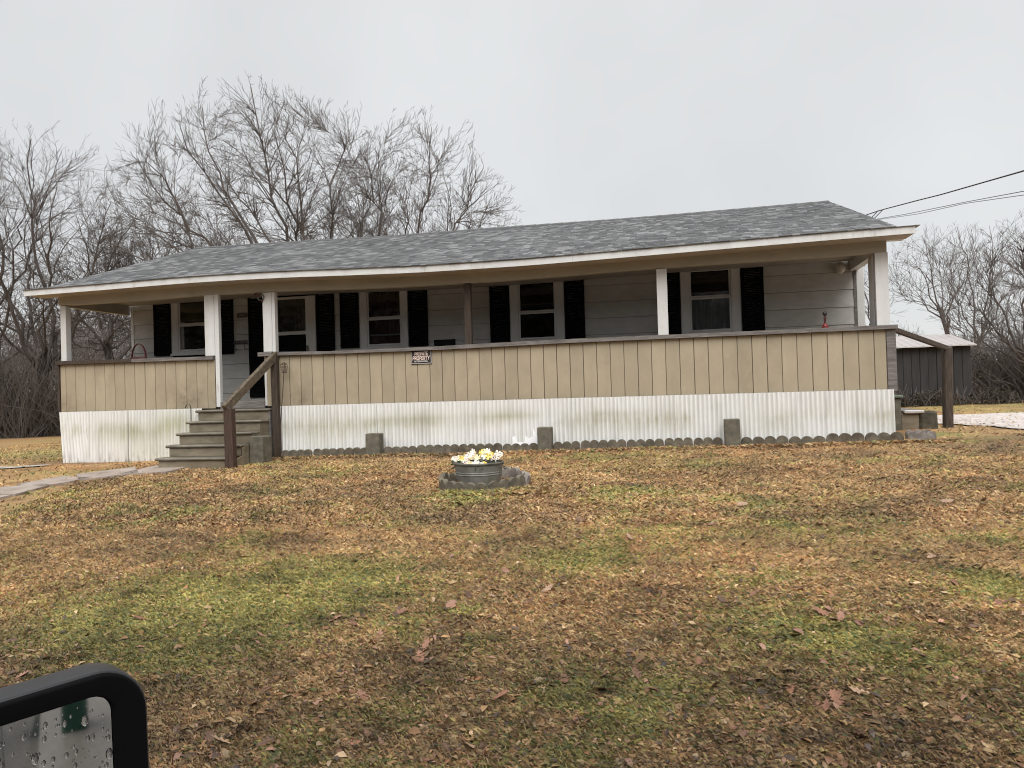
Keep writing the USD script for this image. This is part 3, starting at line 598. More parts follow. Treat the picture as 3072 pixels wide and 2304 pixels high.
# windows
def window(x0, x1, sx0, sx1, zb, zm, zt, pane_sheet=None, bars=()):
    w = UsdGeom.Xform.Define(stage, numbered('/World/house', 'window')).GetPrim()
    y = WY - .03
    fr = cat([cbox(x0, sx0, y, WY, zb - .05, zt + .09), cbox(sx1, x1, y, WY, zb - .05, zt + .09), cbox(sx0 + .001, sx1 - .001, y + .002, WY, zt, zt + .09), cbox(x0 - .02, x1 + .02, y - .03, y - .001, zb - .09, zb - .045), cbox(sx0 + .001, sx1 - .001, y + .002, WY, zb - .044, zb)])
    obj('frame', fr, M['white'], w)
    t = .035
    for (a, b, dy) in ((zb, zm, .006), (zm, zt, .024)):
        obj('sash', cat([cbox(sx0 + .002, sx0 + t, y + dy, y + dy + .016, a + .002, b), cbox(sx1 - t, sx1 - .002, y + dy, y + dy + .016, a + .002, b), cbox(sx0 + t, sx1 - t, y + dy + .001, y + dy + .015, a + .003, a + t), cbox(sx0 + t, sx1 - t, y + dy + .001, y + dy + .015, b - t, b - .001)]), M['white'], w)
        obj('pane', cbox(sx0 + t - .004, sx1 - t + .004, y + dy + .006, y + dy + .009, a + t - .004, b - t + .004, .0005), M['glass'], w)
    for z in bars: obj('blind_bar', cbox(sx0 + .03, sx1 - .03, WY + .05, WY + .07, z, z + .03), M['pane_sheet'], w)
    if pane_sheet:
        mm, a, b = pane_sheet; n = 40; xs = np.linspace(sx0 - .03, sx1 + .03, n); yy = WY + .10 + .012 * np.sin(xs * 60) + .006 * np.sin(xs * 23)
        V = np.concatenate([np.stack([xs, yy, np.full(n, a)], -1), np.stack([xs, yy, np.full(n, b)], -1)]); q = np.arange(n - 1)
        obj('pane_sheet', (V, np.concatenate([np.stack([q, q + 1, q + n + 1], -1), np.stack([q, q + n + 1, q + n], -1)])), mm, w, smooth=True)
    return w
window(1.13, 2.16, 1.29, 2.0, 1.17, 1.72, 2.26)
window(5.37, 6.37, 5.52, 6.24, 1.10, 1.64, 2.2, (M['curtain_red'], 1.05, 2.25), (1.30,))
window(8.41, 9.44, 8.57, 9.28, 1.09, 1.60, 2.2)
window(11.55, 12.58, 11.70, 12.42, 1.09, 1.70, 2.2, (M['pane_sheet'], 1.0, 1.68))  # grey sheet stands in for the sky reflected in the lower pane
def shutter(x0, x1, z0, z1):
    y = WY - .045; s = UsdGeom.Xform.Define(stage, numbered('/World/house', 'shutter')).GetPrim()
    obj('frame', cat([cbox(x0, x0 + .05, y, y + .026, z0, z1), cbox(x1 - .05, x1, y, y + .026, z0, z1), cbox(x0 + .051, x1 - .051, y + .001, y + .025, z0, z0 + .07), cbox(x0 + .051, x1 - .051, y + .001, y + .025, z1 - .07, z1)]), M['shutter'], s)
    lv = []; z = z0 + .085
    while z < z1 - .085:
        lv.append(hexa([(x0 + .05, y + .002, z - .014), (x1 - .05, y + .002, z - .014), (x1 - .05, y + .022, z + .010), (x0 + .05, y + .022, z + .010), (x0 + .05, y + .002, z - .009), (x1 - .05, y + .002, z - .009), (x1 - .05, y + .022, z + .015), (x0 + .05, y + .022, z + .015)]))
        z += .03
    p = obj('louvres', cat(lv), M['shutter'], s); tag(p, kind='stuff')
for x0, x1, z0 in ((.71, 1.115, 1.09), (2.19, 2.585, 1.07), (2.93, 3.29, .16), (4.44, 4.83, .16), (4.955, 5.35, 1.08), (6.39, 6.78, 1.06), (8.02, 8.40, 1.07), (9.45, 9.82, 1.05), (11.17, 11.54, 1.06), (12.59, 12.97, 1.05)):
    shutter(x0, x1, z0, 2.27)
# screen door
dr = UsdGeom.Xform.Define(stage, '/World/house/screen_door').GetPrim()
y = WY - .025
obj('frame', cat([cbox(3.34, 3.53, y, y + .035, .02, 2.17), cbox(4.2, 4.42, y, y + .035, .02, 2.17), cbox(3.531, 4.199, y + .001, y + .034, 2.12, 2.169), cbox(3.531, 4.199, y + .001, y + .034, 1.40, 1.47), cbox(3.531, 4.199, y + .001, y + .034, .021, .25)]), M['white'], dr)
obj('pane', cbox(3.525, 4.205, y + .014, y + .018, 1.465, 2.125, .0005), M['glass'], dr); obj('lower_panel', cbox(3.525, 4.205, y + .012, y + .02, .245, 1.405, .001), M['shutter'], dr)
obj('handle', cat([cbox(4.22, 4.25, y - .03, y - .001, 1.05, 1.17), ]), M['galv_dark'], dr)
n = 50; xs = np.linspace(3.5, 4.25, n); yy = WY + .09 + .01 * np.sin(xs * 70); V = np.concatenate([np.stack([xs, yy, np.full(n, 1.35)], -1), np.stack([xs, yy, np.full(n, 2.15)], -1)]); q = np.arange(n - 1)
M['lace'] = mat('lace_curtain', [(.35, (.035, .035, .032)), (.55, (.12, .115, .10)), (.75, (.24, .23, .20))], 9, .9, detail=6, nrough=.75)
obj('pane_sheet', (V, np.concatenate([np.stack([q, q + 1, q + n + 1], -1), np.stack([q, q + n + 1, q + n], -1)])), M['lace'], dr, smooth=True)
lampm = trimesh.creation.icosphere(2, .09); lampm.apply_scale([1, .8, 1.15]); lampm.apply_translation((14.2, WY - .12, 2.06))
part('porch_light', lampm, M['fixture'], smooth=True)

# slabs of the walk (after the house so the steps meet it)
ws = [.62, .85, .8, .72, .7, .7, .75]
for q in range(len(cl) - 1): obj('slab', walk_slab(cl[q], cl[q + 1], ws[q], ws[q + 1]), M['path'], walk)

# ------------------------------------------------------------------ front steps and handrail
st = thing('front_steps', 'grey-brown wooden front steps with weathered handrail and dark posts', 'steps')
tz = [-.045, -.235, -.425, -.615, -.805]
for q, z in enumerate(tz):
    y0 = -.16 - .27 * q; y1 = y0 + .29; xl = 2.985; xr_ = 4.47 - (.17 if q == 4 else .02 * q)
    obj('tread', cbox(xl, xr_, y0, y1 if q else -.032, z - .048, z, .018), M['tread'], st)
    obj('riser', cbox(xl + .06, xr_ - .03, y0 + .035, y0 + .06, z - .19 if q < 4 else -1.0, z - .05), M['step_wood'], st)
V = [(4.36, -.04, -1.0)]
prof = [(-.05, -1.02), (-.05, -.10)] + [pt for q, z in enumerate(tz) for pt in ((-.16 - .27 * q + .055, z - .052), (-.16 - .27 * q + .055, z - .19))] 
prof[-1] = (prof[-1][0], -1.02)
pg = Polygon(prof); sp = trimesh.creation.extrude_polygon(pg, .03, engine='earcut')
for x in (4.392, 3.05):
    s2 = sp.copy(); s2.apply_transform(np.array([[0, 0, 1, x], [1, 0, 0, 0], [0, 1, 0, 0], [0, 0, 0, 1.0]])); trimesh.repair.fix_normals(s2); obj('side_panel', s2, M['step_wood'], st)
obj('side_board', cbox(4.425, 4.462, -.13, -.035, -.98, -.10), M['grey_wood'], st); obj('side_board', cbox(4.466, 4.49, -.06, -.04, -.95, -.05), M['white'], st)
obj('rail_post', bar((4.565, -.085, -.98), (4.545, -.085, .885), .115, .09), M['brown_wood'], st)
obj('newel_post', bar((4.365, -1.17, -1.08), (4.345, -1.16, -.02), .15, .12, b=.008), M['rust_wood'], st)
obj('handrail', bar((4.315, -1.23, -.02), (4.56, -.03, .90), .085, .13), M['rail_wood'], st); obj('handrail_cap', bar((4.53, -.10, .905), (4.26, -.10, .905), .10, .07), M['grey_wood'], st)

# ------------------------------------------------------------------ side steps and their rail at the right end
sd = thing('side_steps', 'low concrete side steps with green-stained cap at the right end of the house', 'steps')
obj('upper_step', cbox(14.66, 15.08, 1.62, 2.7, -.80, -.18, .012), M['concrete'], sd); obj('upper_cap', cbox(14.62, 15.11, 1.58, 2.74, -.178, -.128, .012), M['green_cap'], sd)
obj('lower_step', cbox(15.082, 15.36, 1.64, 2.7, -.85, -.44, .012), M['step_wood'], sd); obj('lower_cap', cbox(15.112, 15.42, 1.58, 2.74, -.438, -.385, .012), M['wet_slab'], sd)
mb = cbox(15.36, 15.63, 1.60, 1.95, -.86, -.41, .03).subdivide().subdivide(); mb.vertices += .02 * (np.stack([meshkit.fbm(mb.vertices * 9, 3, s) for s in (1, 2, 3)], -1) - .5)
p = obj('mossy_block', mb, M['moss']); tag(p, 'dark mossy stone block at the foot of the side steps', 'stone block')
rl = thing('side_rail', 'weathered sloping rail on a thick wooden post beyond the right end of the house', 'railing')
obj('post', bar((15.90, 2.0, -.78), (15.93, 2.0, .66), .14, .14, b=.02), M['brown_wood'], rl); obj('rail', bar((14.62, .95, 1.02), (15.98, 2.02, .62), .06, .085, b=.01), M['brown_wood'], rl)

# ------------------------------------------------------------------ small things on and by the porch
sg = thing('warning_sign', 'small black PRIVATE PROPERTY sign under the porch rail', 'sign', (7.06, -.013, .63))
obj('plate', cbox(0, .365, -.004, .002, 0, .225, .001), M['sign_black'], sg)
def lettering(text, h, x, z, m_, parent, width=None, shearx=.0, bold=True, name='lettering', yy=-.0065):
    t = meshkit.text_mesh(text, h, .0015, bold); w = t.bounds[1][0] - t.bounds[0][0]
    if width: t.apply_scale([width / w, 1, 1])
    t.apply_translation([-t.bounds[0][0], -t.bounds[0][1], 0])
    v = t.vertices.copy(); t.vertices = np.column_stack([x + v[:, 0] + shearx * v[:, 1], yy - .0015 + (1.5e-3 - v[:, 2]), z + v[:, 1]]); trimesh.repair.fix_normals(t)
    return obj(name, t, m_, parent)
lettering('PRIVATE', .058, .062, .145, M['sign_letter'], sg, .235, .1); lettering('PROPERTY', .066, .026, .066, M['sign_letter'], sg, .30, .1)
lettering('NO TRESPASSING', .022, .058, .034, M['sign_white'], sg, .235)
obj('border', cat([cbox(.008, .014, -.006, -.0045, .008, .215, .0005), cbox(.35, .357, -.006, -.0045, .008, .215, .0005), cbox(.015, .349, -.006, -.0045, .008, .015, .0005)]), M['sign_white'], sg)

pq = thing('number_plaque', 'brown house number plaque on the white wall between black panels', 'plaque', (2.67, WY - .03, 1.805))
V = Polygon([(0, 0), (.23, .0), (.235, .02), (.235, .08), (.2, .095), (.12, .10), (.03, .095), (0, .08)]); pm = trimesh.creation.extrude_polygon(V, .02, engine='earcut'); pm.apply_transform(np.array([[1, 0, 0, 0], [0, 0, 1, 0], [0, 1, 0, 0], [0, 0, 0, 1.0]])); trimesh.repair.fix_normals(pm)
obj('plate', pm, M['plaque'], pq); lettering('0112', .042, .055, .028, M['brass'], pq, .125, name='digits', yy=-.002)
rk = thing('wall_rack', 'black iron scrolled rack with dangling hooks on the white wall', 'hook rack', (2.58, WY - .05, 1.22))
scroll = [wire([(.03 + .045 * j + .02 * math.cos(a), -.004, .085 + .022 * math.sin(a)) for a in np.linspace(0, 5.2, 12)], .006, 4) for j in range(7)]
obj('bar', cat([cbox(0, .34, -.012, .0, .045, .07), cbox(.0, .34, -.012, 0, .10, .112)] + scroll), M['black_metal'], rk)
for hx in (.05, .27): obj('hook', wire([(hx, -.01, .045), (hx, -.012, -.02), (hx + .01, -.02, -.07), (hx + .035, -.03, -.09), (hx + .05, -.03, -.07), (hx + .045, -.03, -.05)], .006, 5), M['black_metal'], rk)
wr = thing('hanging_ornament', 'small red and grey ornament hung under the beam beside the entry post', 'ornament', (4.28, .05, 1.93))
obj('ring', wire([(.0 + .06 * math.cos(a), -.08, .0 + .06 * math.sin(a)) for a in np.linspace(0, 6.28, 18)], .01, 5), M['galv_dark'], wr)
for q, (dx, dz) in enumerate(((-.10, .06), (-.05, .03), (.02, -.07))):
    b = trimesh.creation.icosphere(1, .022); b.apply_translation((dx, -.085, dz)); obj('bead', b, M['darkred'], wr, smooth=True)
obj('cord', wire([(-.1, -.08, .07), (-.04, -.08, .08), (0, -.08, .06)], .006, 4), M['darkred'], wr)

bk = thing('basket', 'dark basket with an arched red-brown handle on the left porch rail', 'basket', (1.71, .03, .935))
arch = [(.155 * math.cos(a), 0, .0 + .285 * math.sin(a) ** .9 if math.sin(a) > 0 else 0) for a in np.linspace(math.pi, 0, 22)]
V1 = np.array([(x, -.02, z) for x, _, z in arch] + [(x, .02, z) for x, _, z in arch] + [(x * .93, .02, z - .014) for x, _, z in arch] + [(x * .93, -.02, z - .014) for x, _, z in arch]); n = 22; F = []
for s in range(4):
    o, o2 = s * n, ((s + 1) % 4) * n
    for q in range(n - 1): F += [[o + q, o2 + q, o2 + q + 1], [o + q, o2 + q + 1, o + q + 1]]
me = trimesh.Trimesh(V1, F, process=False); trimesh.repair.fix_normals(me); obj('handle', me, M['darkred'], bk)
obj('wire_loop', wire([(-.12, .0, 0), (-.115, 0, .1), (-.1, 0, .22), (-.06, 0, .25)], .004, 4), M['black_metal'], bk)
bd = trimesh.creation.cylinder(.14, .035, sections=20); bd.apply_scale([1.05, .35, 1]); bd.apply_translation((0, 0, .0185)); obj('rim', bd, M['darkred'], bk)

orn = thing('ornament', 'small red-based ornament with a dark stem and knob on the right rail', 'ornament', (13.64, .03, .936))
pr = np.array([(0, 0), (.052, 0), (.055, .018), (.042, .03), (.030, .055), (.016, .075), (0, .078)]); obj('base', trimesh.creation.revolve(pr, sections=18), M['red'], orn, smooth=50)
pr = np.array([(0, .076), (.016, .076), (.013, .10), (.019, .12), (.019, .165), (.013, .185), (0, .187)]); obj('stem', trimesh.creation.revolve(pr, sections=14), M['darkred'], orn, smooth=50)
kn = trimesh.creation.icosphere(2, .034); kn.apply_translation((0, 0, .215)); obj('knob', kn, M['black_metal'], orn, smooth=True)

ch = thing('porch_chair', 'dark porch chair whose flat top just shows above the rail beside the brown post', 'chair', (7.35, .95, -.012))
obj('backrest', cat([cbox(-.2, .2, 0, .03, .98, 1.115), cbox(-.2, -.16, .0, .03, .42, .979), cbox(.16, .2, .0, .03, .42, .979)] + [cbox(x, x + .04, .005, .025, .45, .979) for x in (-.1, -.02, .06)]), M['shutter'], ch)
obj('seat', cbox(-.22, .22, -.42, .03, .38, .42, .01), M['shutter'], ch)
for x in (-.2, .16):
    for yq in (-.40, -.01): obj('leg', cbox(x, x + .04, yq, yq + .04, 0, .379), M['shutter'], ch)

hk = thing('plant_hook', 'thin black hooked stake left of the front steps', 'garden hook', (3.03, -.32, -.98))
obj('stake', wire([(0, 0, -.1), (0, 0, .5), (.002, 0, .98), (-.012, 0, 1.03), (-.05, 0, 1.058), (-.09, 0, 1.03), (-.105, 0, .99), (-.11, 0, .975)], .008, 6), M['black_metal'], hk, smooth=True)
lt = thing('lantern_stake', 'rusty wire lantern stake leaning on the tan panels by the steps post', 'garden stake', (4.66, -.14, -.9))
obj('stake', wire([(-.02, 0, -.05), (.0, 0, .5), (.05, 0, 1.0), (.088, .02, 1.5), (.095, .02, 1.62)], .007, 5), M['rust_wood'], lt)
cg = []
for a in (0, math.pi / 2, math.pi, 1.5 * math.pi): cg.append(wire([(.09 + .03 * math.cos(a), .02 + .03 * math.sin(a), 1.47), (.09 + .062 * math.cos(a), .02 + .04 * math.sin(a), 1.56), (.09 + .058 * math.cos(a), .02 + .04 * math.sin(a), 1.62), (.092, .02, 1.65)], .005, 4))
cg += [wire([(.09 + rr * math.cos(a), .02 + .6 * rr * math.sin(a), z) for a in np.linspace(0, 6.28, 13)], .005, 4) for rr, z in ((.05, 1.475), (.062, 1.57), (.06, 1.62))]
obj('cage', cat(cg), M['rust_wood'], lt)

# concrete: standing blocks and scalloped edging
def rough(me, amp, sc, seed):
    v = me.vertices; me.vertices = v + amp * (np.stack([meshkit.fbm(v * sc, 3, seed + s) for s in (1, 2, 3)], -1) - .5); return me
def standing(x, y, z0, z1, w, d, label, tilt=0.0, name='concrete_block', cname='concrete block', group='blocks standing by the skirting'):
    me = cbox(-w / 2, w / 2, -d / 2, d / 2, 0, z1 - z0, .008).subdivide_to_size(.09) if False else trimesh.creation.box((w, d, z1 - z0))
    me = cbox(-w / 2, w / 2, -d / 2, d / 2, 0, z1 - z0, .01).subdivide().subdivide()
    rough(me, .008, 14, int(x * 10)); 
    R = trimesh.transformations.rotation_matrix(tilt, [0, 1, 0]); me.apply_transform(R); me.apply_translation((x, y, z0))
    p = obj(name, me, M['concrete']); tag(p, label, cname, group); return p
standing(6.45, -.24, -.95, -.51, .25, .20, 'grey concrete block standing by the skirting left of the flower tub', .01)
standing(9.36, -.24, -.93, -.46, .225, .20, 'grey concrete block standing upright behind the flower tub', .0)
standing(12.225, -.24, -.87, -.39, .225, .20, 'grey concrete block standing by the skirting under the right window', -.012)
standing(4.56, -.62, -1.0, -.50, .25, .28, 'mossy grey concrete block leaning beside the front steps', .02, group=None)
def scallops(n, w, h, t, seed, arc=None):
    """a strip of n round-topped lobes, w each; h tall, t thick; arc: radius to bend it round"""
    pts = [(0, 0)]
    for q in range(n):
        c = (q + .5) * w; rr = w * .5
        for a in np.linspace(math.pi - .12, .12, 11): pts.append((c + rr * math.cos(a), h - rr * .95 + rr * .95 * math.sin(a)))
    pts.append((n * w, 0)); pg = Polygon(pts).buffer(0)
    me = trimesh.creation.extrude_polygon(pg, t, engine='earcut')
    v, f = trimesh.remesh.subdivide_to_size(me.vertices, me.faces, .05, max_iter=8); me = trimesh.Trimesh(v, f, process=True)
    me.apply_transform(np.array([[1, 0, 0, 0], [0, 0, 1, -t / 2], [0, 1, 0, 0], [0, 0, 0, 1.0]])); trimesh.repair.fix_normals(me)
    rough(me, .012, 11, seed)
    if arc:
        v = me.vertices.copy(); a = (v[:, 0] - n * w / 2) / arc; rr = arc - v[:, 1] * -1.0 if False else arc - v[:, 1]
        me.vertices = np.column_stack([rr * np.sin(a), -rr * np.cos(a), v[:, 2]])
    return me
ordn = ['first', 'second', 'third', 'fourth', 'fifth', 'sixth', 'seventh']
def edging_run(x0, x1, ns, descr, seed0):
    tot = sum(ns); w = (x1 - x0 - .014 * len(ns)) / tot; x = x0
    for q, n in enumerate(ns):
        me = scallops(n, w, .19 + rng.normal(0, .008), .06, seed0 + q); zb = float(gz(x + n * w / 2, -.2)) - .045
        me.apply_transform(trimesh.transformations.rotation_matrix(.0145 * -1 + rng.normal(0, .008), [0, 1, 0])); me.apply_transform(trimesh.transformations.rotation_matrix(rng.normal(0, .05), [1, 0, 0]))
        me.apply_translation((x, -.17 + rng.normal(0, .012), zb)); p = obj('edging_block', me, M['edging']); tag(p, descr(q), 'edging block', 'scalloped edging along the skirting'); x += n * w + .014
edging_run(4.72, 6.32, [4, 4, 3], lambda q: ['scalloped edging block nearest the steps post, half sunk in leaves', 'half buried scalloped edging block midway between steps post and left standing block', 'scalloped edging block touching the left side of the left standing block'][q], 100)
edging_run(6.59, 9.24, [4, 5, 5, 4], lambda q: ['scalloped edging block touching the right side of the left standing block', 'scalloped edging block left of the flowers, second from the left standing block', 'scalloped edging block straight behind the white and yellow flowers', 'scalloped edging block touching the left side of the middle standing block'][q], 120)
edging_run(9.48, 12.10, [3, 5, 4, 3, 3], lambda q: ['scalloped edging block touching the right side of the middle standing block', 'scalloped edging block second to the right of the middle standing block', 'scalloped edging block halfway between the middle and right standing blocks', 'scalloped edging block next but one left of the right standing block', 'scalloped edging block touching the left side of the right standing block'][q], 140)
edging_run(12.35, 14.62, [4, 3, 3, 3], lambda q: ['scalloped edging block touching the right side of the right standing block', 'scalloped edging block second to the right of the right standing block', 'scalloped edging block second from the right corner of the house', 'scalloped edging block under the right corner of the house'][q], 160)
for q, (x, yy, rzv) in enumerate(((14.66, -.19, 2.), (14.70, .02, 15.))):
    me = scallops(3, .125, .16, .06, 180 + q); me.apply_transform(trimesh.transformations.rotation_matrix(math.radians(rzv), [0, 0, 1])); me.apply_translation((x, yy, float(gz(x, yy)) - .02))
    p = obj('edging_block', me, M['ring']); tag(p, ['lone grey scalloped block just past the right corner of the house', 'scalloped block leaning behind the lone one past the right house corner'][q], 'edging block', 'scalloped edging along the skirting')
# the ring round the tub
TX, TY = 9.04, -3.14; TZ = float(gz(TX, TY))
ring_lab = ['front scalloped block of the ring below the flower tub', 'scalloped ring block front right of the flower tub', 'scalloped ring block right of the flower tub', 'scalloped ring block at the back right of the flower tub', 'scalloped ring block at the back left behind the flower tub', 'scalloped ring block left of the flower tub']
RR = .52; nsc = 4; wsc = 2 * math.pi * RR / 6 / 4 * .965
for q in range(6):
    me = scallops(nsc, wsc, .165 + rng.normal(0, .012), .06, 200 + q, RR); me.apply_transform(trimesh.transformations.rotation_matrix(rng.normal(0, .06), [1, 0, 0], (0, -RR, 0))); me.apply_transform(trimesh.transformations.rotation_matrix(rng.normal(0, .04), [0, 1, 0], (0, -RR, 0))); a = math.radians(-12 + 60 * q); me.apply_transform(trimesh.transformations.rotation_matrix(a, [0, 0, 1]))
    dx, dy = (.055, 0.07)
    me.vertices[:, 2] += gz(me.vertices[:, 0] + TX + dx, me.vertices[:, 1] + TY + dy) - .035 + rng.normal(0, .006)
    me.apply_translation((TX + dx, TY + dy, 0)); p = obj('ring_block', me, M['ring' if q in (2, 3) else 'edging']); tag(p, ring_lab[q], 'edging block', 'scalloped ring round the flower tub')
# galvanised tub
tub = thing('wash_tub', 'galvanised oval wash tub used as a planter on the lawn', 'tub', (TX, TY, TZ + .0))
def revolve(pts, sec=40, sx=1.0, sy=1.0):
    me = trimesh.creation.revolve(np.array(pts), sections=sec); me.apply_scale([sx, sy, 1.04]); return me
obj('body', revolve([(0, .0), (.232, .0), (.238, .01), (.278, .13), (.281, .145), (.287, .15), (.281, .156), (.283, .17), (.288, .175), (.283, .181), (.302, .272), (.292, .272), (.27, .15), (.245, .02), (0, .018)]), M['galv'], tub, smooth=40)
obj('rim', revolve([(.294, .262), (.306, .262), (.313, .27), (.313, .282), (.304, .29), (.294, .286), (.292, .275)]), M['galv_dark'], tub, smooth=40)
for s in (-1, 1): obj('handle', wire([(s * .296, -.05, .24), (s * .325, -.05, .23), (s * .335, -.03, .215), (s * .335, .03, .215), (s * .325, .05, .23), (s * .296, .05, .24)], .007, 6), M['galv_dark'], tub, smooth=True)
obj('soil', revolve([(0, .215), (.2, .212), (.283, .205), (.283, .19), (0, .19)], 24), M['moss'], tub)
# pansies: five plants in the tub
def pansy_bloom(c, nrm, size, seed):
    r = np.random.default_rng(seed); nrm = np.array(nrm) / np.linalg.norm(nrm); a = np.cross(nrm, [0.2, .1, 1.]); a /= np.linalg.norm(a); b = np.cross(nrm, a); ms = []
    for q in range(5):
        th = q * 2 * math.pi / 5 + r.normal(0, .1) + .3; n = 7; V = [np.array(c)]
        for j in range(n):
            f = (j / (n - 1) - .5) * 1.5; rad = size * (.62 + .42 * math.cos(f * 1.1)) * r.uniform(.9, 1.1)
            V.append(np.array(c) + rad * (math.cos(th + f * .62) * a + math.sin(th + f * .62) * b) + nrm * (.25 * size * math.cos(f * 2) + r.normal(0, .05 * size) + .02 * size * q))
        F = [[0, j + 1, j + 2] for j in range(n - 1)]; ms.append(trimesh.Trimesh(np.array(V), F, process=False))
    return cat(ms)
pl_lab = ['white and cream pansies at the left rim of the wash tub', 'tall white and yellow pansies in the middle of the wash tub', 'yellow pansies with white ones at the right rim of the wash tub', 'low pale pansies at the front of the wash tub', 'pansies at the back of the wash tub']
rp = np.random.default_rng(12)
for q, (px, py, nb, hh) in enumerate(((-.18, -.02, 12, .12), (.0, .02, 18, .19), (.18, .0, 13, .15), (-.01, -.17, 12, .07), (.02, .16, 8, .14))):
    pt = thing('pansy_plant', pl_lab[q], 'flowers', (TX + px, TY + py, TZ + .222), 0, 'pansies in the wash tub')
    lv = []
    for j in range(45):
        c = np.array([rp.normal(0, .06), rp.normal(0, .05), rp.uniform(.01, hh * .9)]); d1 = rp.normal(0, 1, 3); d1 /= np.linalg.norm(d1); d2 = np.cross(d1, rp.normal(0, 1, 3)); d2 /= np.linalg.norm(d2); s = rp.uniform(.018, .034)
        lv.append(trimesh.Trimesh([c - d1 * s, c + d2 * s * .45 + d1 * .1 * s, c + d1 * s, c - d2 * s * .45], [[0, 1, 2], [0, 2, 3]], process=False))
    tag(obj('foliage', cat(lv), M['leafgreen'], pt), kind='stuff')
    for j in range(nb):
        c = (rp.normal(0, .075), rp.normal(-.02, .06), hh * rp.uniform(.65, 1.15)); col = rp.choice(['petal_white', 'petal_white', 'petal_cream', 'petal_yellow', 'petal_pink'], p=[.3, .2, .2, .18, .12])
        obj('bloom', pansy_bloom(c, (rp.normal(0, .4), -1, rp.uniform(.1, 1.0)), rp.uniform(.030, .042), 300 + 20 * q + j), M[str(col)], pt)
    obj('stems', cat([wire([(rp.normal(0, .03), rp.normal(0, .03), 0), (rp.normal(0, .05), rp.normal(0, .04), hh * .8)], .003, 3) for _ in range(5)]), M['leafgreen'], pt)

# ------------------------------------------------------------------ shed behind on the right
sh = thing('shed', 'dark weathered shed with a pale metal roof behind the right end of the house', 'shed')
SX0, SX1, SY0, SY1 = 15.6, 20.5, 14.0, 18.0; sgz = float(gz(18, 14)) - .05
for q, x in enumerate(np.arange(SX0, SX1 - .01, .245)): obj('wall_board', cbox(x + .006, x + .239, SY0 + rng.normal(0, .006), SY0 + .03, sgz, 1.17 + rng.normal(0, .01), .003), M['shed_wall'], sh)
obj('wall', cat([cbox(SX0, SX1, SY0 + .04, SY0 + .07, sgz, 1.17), cbox(SX1 - .05, SX1, SY0 + .08, SY1, sgz, 1.15), cbox(SX0, SX0 + .05, SY0 + .08, SY1, sgz, 1.15), cbox(SX0, SX1, SY1 + .01, SY1 + .05, sgz, 1.15)]), M['shed_wall'], sh)
def rib_roof(sgn):
    n = 160; xs = np.linspace(SX0 - .15, SX1 + .12, n); rib = np.where((np.arange(n) % 8) < 2, .02, 0.0)
    ys = [(SY0 - .2, 1.19), (16.0, 1.66)]
    V = np.concatenate([np.stack([xs, np.full(n, y if sgn > 0 else 32 - y), z + rib], -1) for y, z in ys] + [np.stack([xs, np.full(n, y if sgn > 0 else 32 - y), np.full(n, z - .03)], -1) for y, z in ys]); q = np.arange(n - 1)
    F = np.concatenate([np.stack([q, q + 1, q + n + 1], -1), np.stack([q, q + n + 1, q + n], -1), np.stack([q + 2 * n, q, q + 1], -1)[:, ::-1], np.stack([q + 2 * n, q + 1, q + 2 * n + 1], -1)[:, ::-1], np.stack([q + 2 * n, q + 3 * n + 1, q + 2 * n + 1], -1), np.stack([q + 2 * n, q + 3 * n, q + 3 * n + 1], -1)])
    return V, F
obj('roof_panel', rib_roof(1), M['shed_roof'], sh); obj('roof_panel', rib_roof(-1), M['shed_roof'], sh)
for x in (SX0 + .02, SX1 - .045):
    me = hexa([(x, SY0 + .1, 1.14), (x + .04, SY0 + .1, 1.14), (x + .04, SY1 - .1, 1.14), (x, SY1 - .1, 1.14), (x, 15.95, 1.6), (x + .04, 15.95, 1.6), (x + .04, 16.05, 1.6), (x, 16.05, 1.6)]); obj('gable_end', me, M['shed_wall'], sh)

# ------------------------------------------------------------------ trees
def unit(v): return v / np.maximum(np.linalg.norm(v, axis=-1, keepdims=True), 1e-9)
def grow(P0, D0, L, R0, K, tropism, wander, rng_, tip=.35, bend=None):
    """N branches at once: (N,K,3), (N,K)"""
    N = len(P0); P = np.zeros((N, K, 3)); P[:, 0] = P0; d = unit(D0.copy()); step = L / (K - 1)
    for q in range(1, K):
        d = unit(d + rng_.normal(0, wander, (N, 3)) + np.array([0, 0, tropism]) * (1 if np.ndim(tropism) == 0 else 1))
        P[:, q] = P[:, q - 1] + d * step[:, None]
    R = R0[:, None] * (1 - (1 - tip) * np.linspace(0, 1, K)[None, :] ** .9)
    return P, R
def children(P, R, spacing, tmin, ang, rng_, lenf, tpow=.6):
    """spawn points along the parents"""
    N, K = P.shape[:2]; Ls = np.linalg.norm(np.diff(P, axis=1), axis=2).sum(1); n = np.maximum((Ls * (1 - tmin) / spacing + rng_.random(N)).astype(int), 1)
    own = np.repeat(np.arange(N), n); t = tmin + (1 - tmin) * rng_.random(len(own)) ** .9
    f = t * (K - 1); q = np.minimum(f.astype(int), K - 2); w = (f - q)[:, None]
    pos = P[own, q] * (1 - w) + P[own, q + 1] * w; tan = unit(P[own, q + 1] - P[own, q]); rad = R[own, q] * (1 - w[:, 0]) + R[own, q + 1] * w[:, 0]
    rnd = rng_.normal(0, 1, (len(own), 3)); per = unit(rnd - (rnd * tan).sum(1, keepdims=True) * tan)
    a = np.radians(rng_.normal(ang, 9, len(own)))[:, None]
    d = tan * np.cos(a) + per * np.sin(a)
    L = Ls[own] * lenf * (1 - tpow * t) * rng_.uniform(.65, 1.25, len(own))
    return pos, d, L, rad
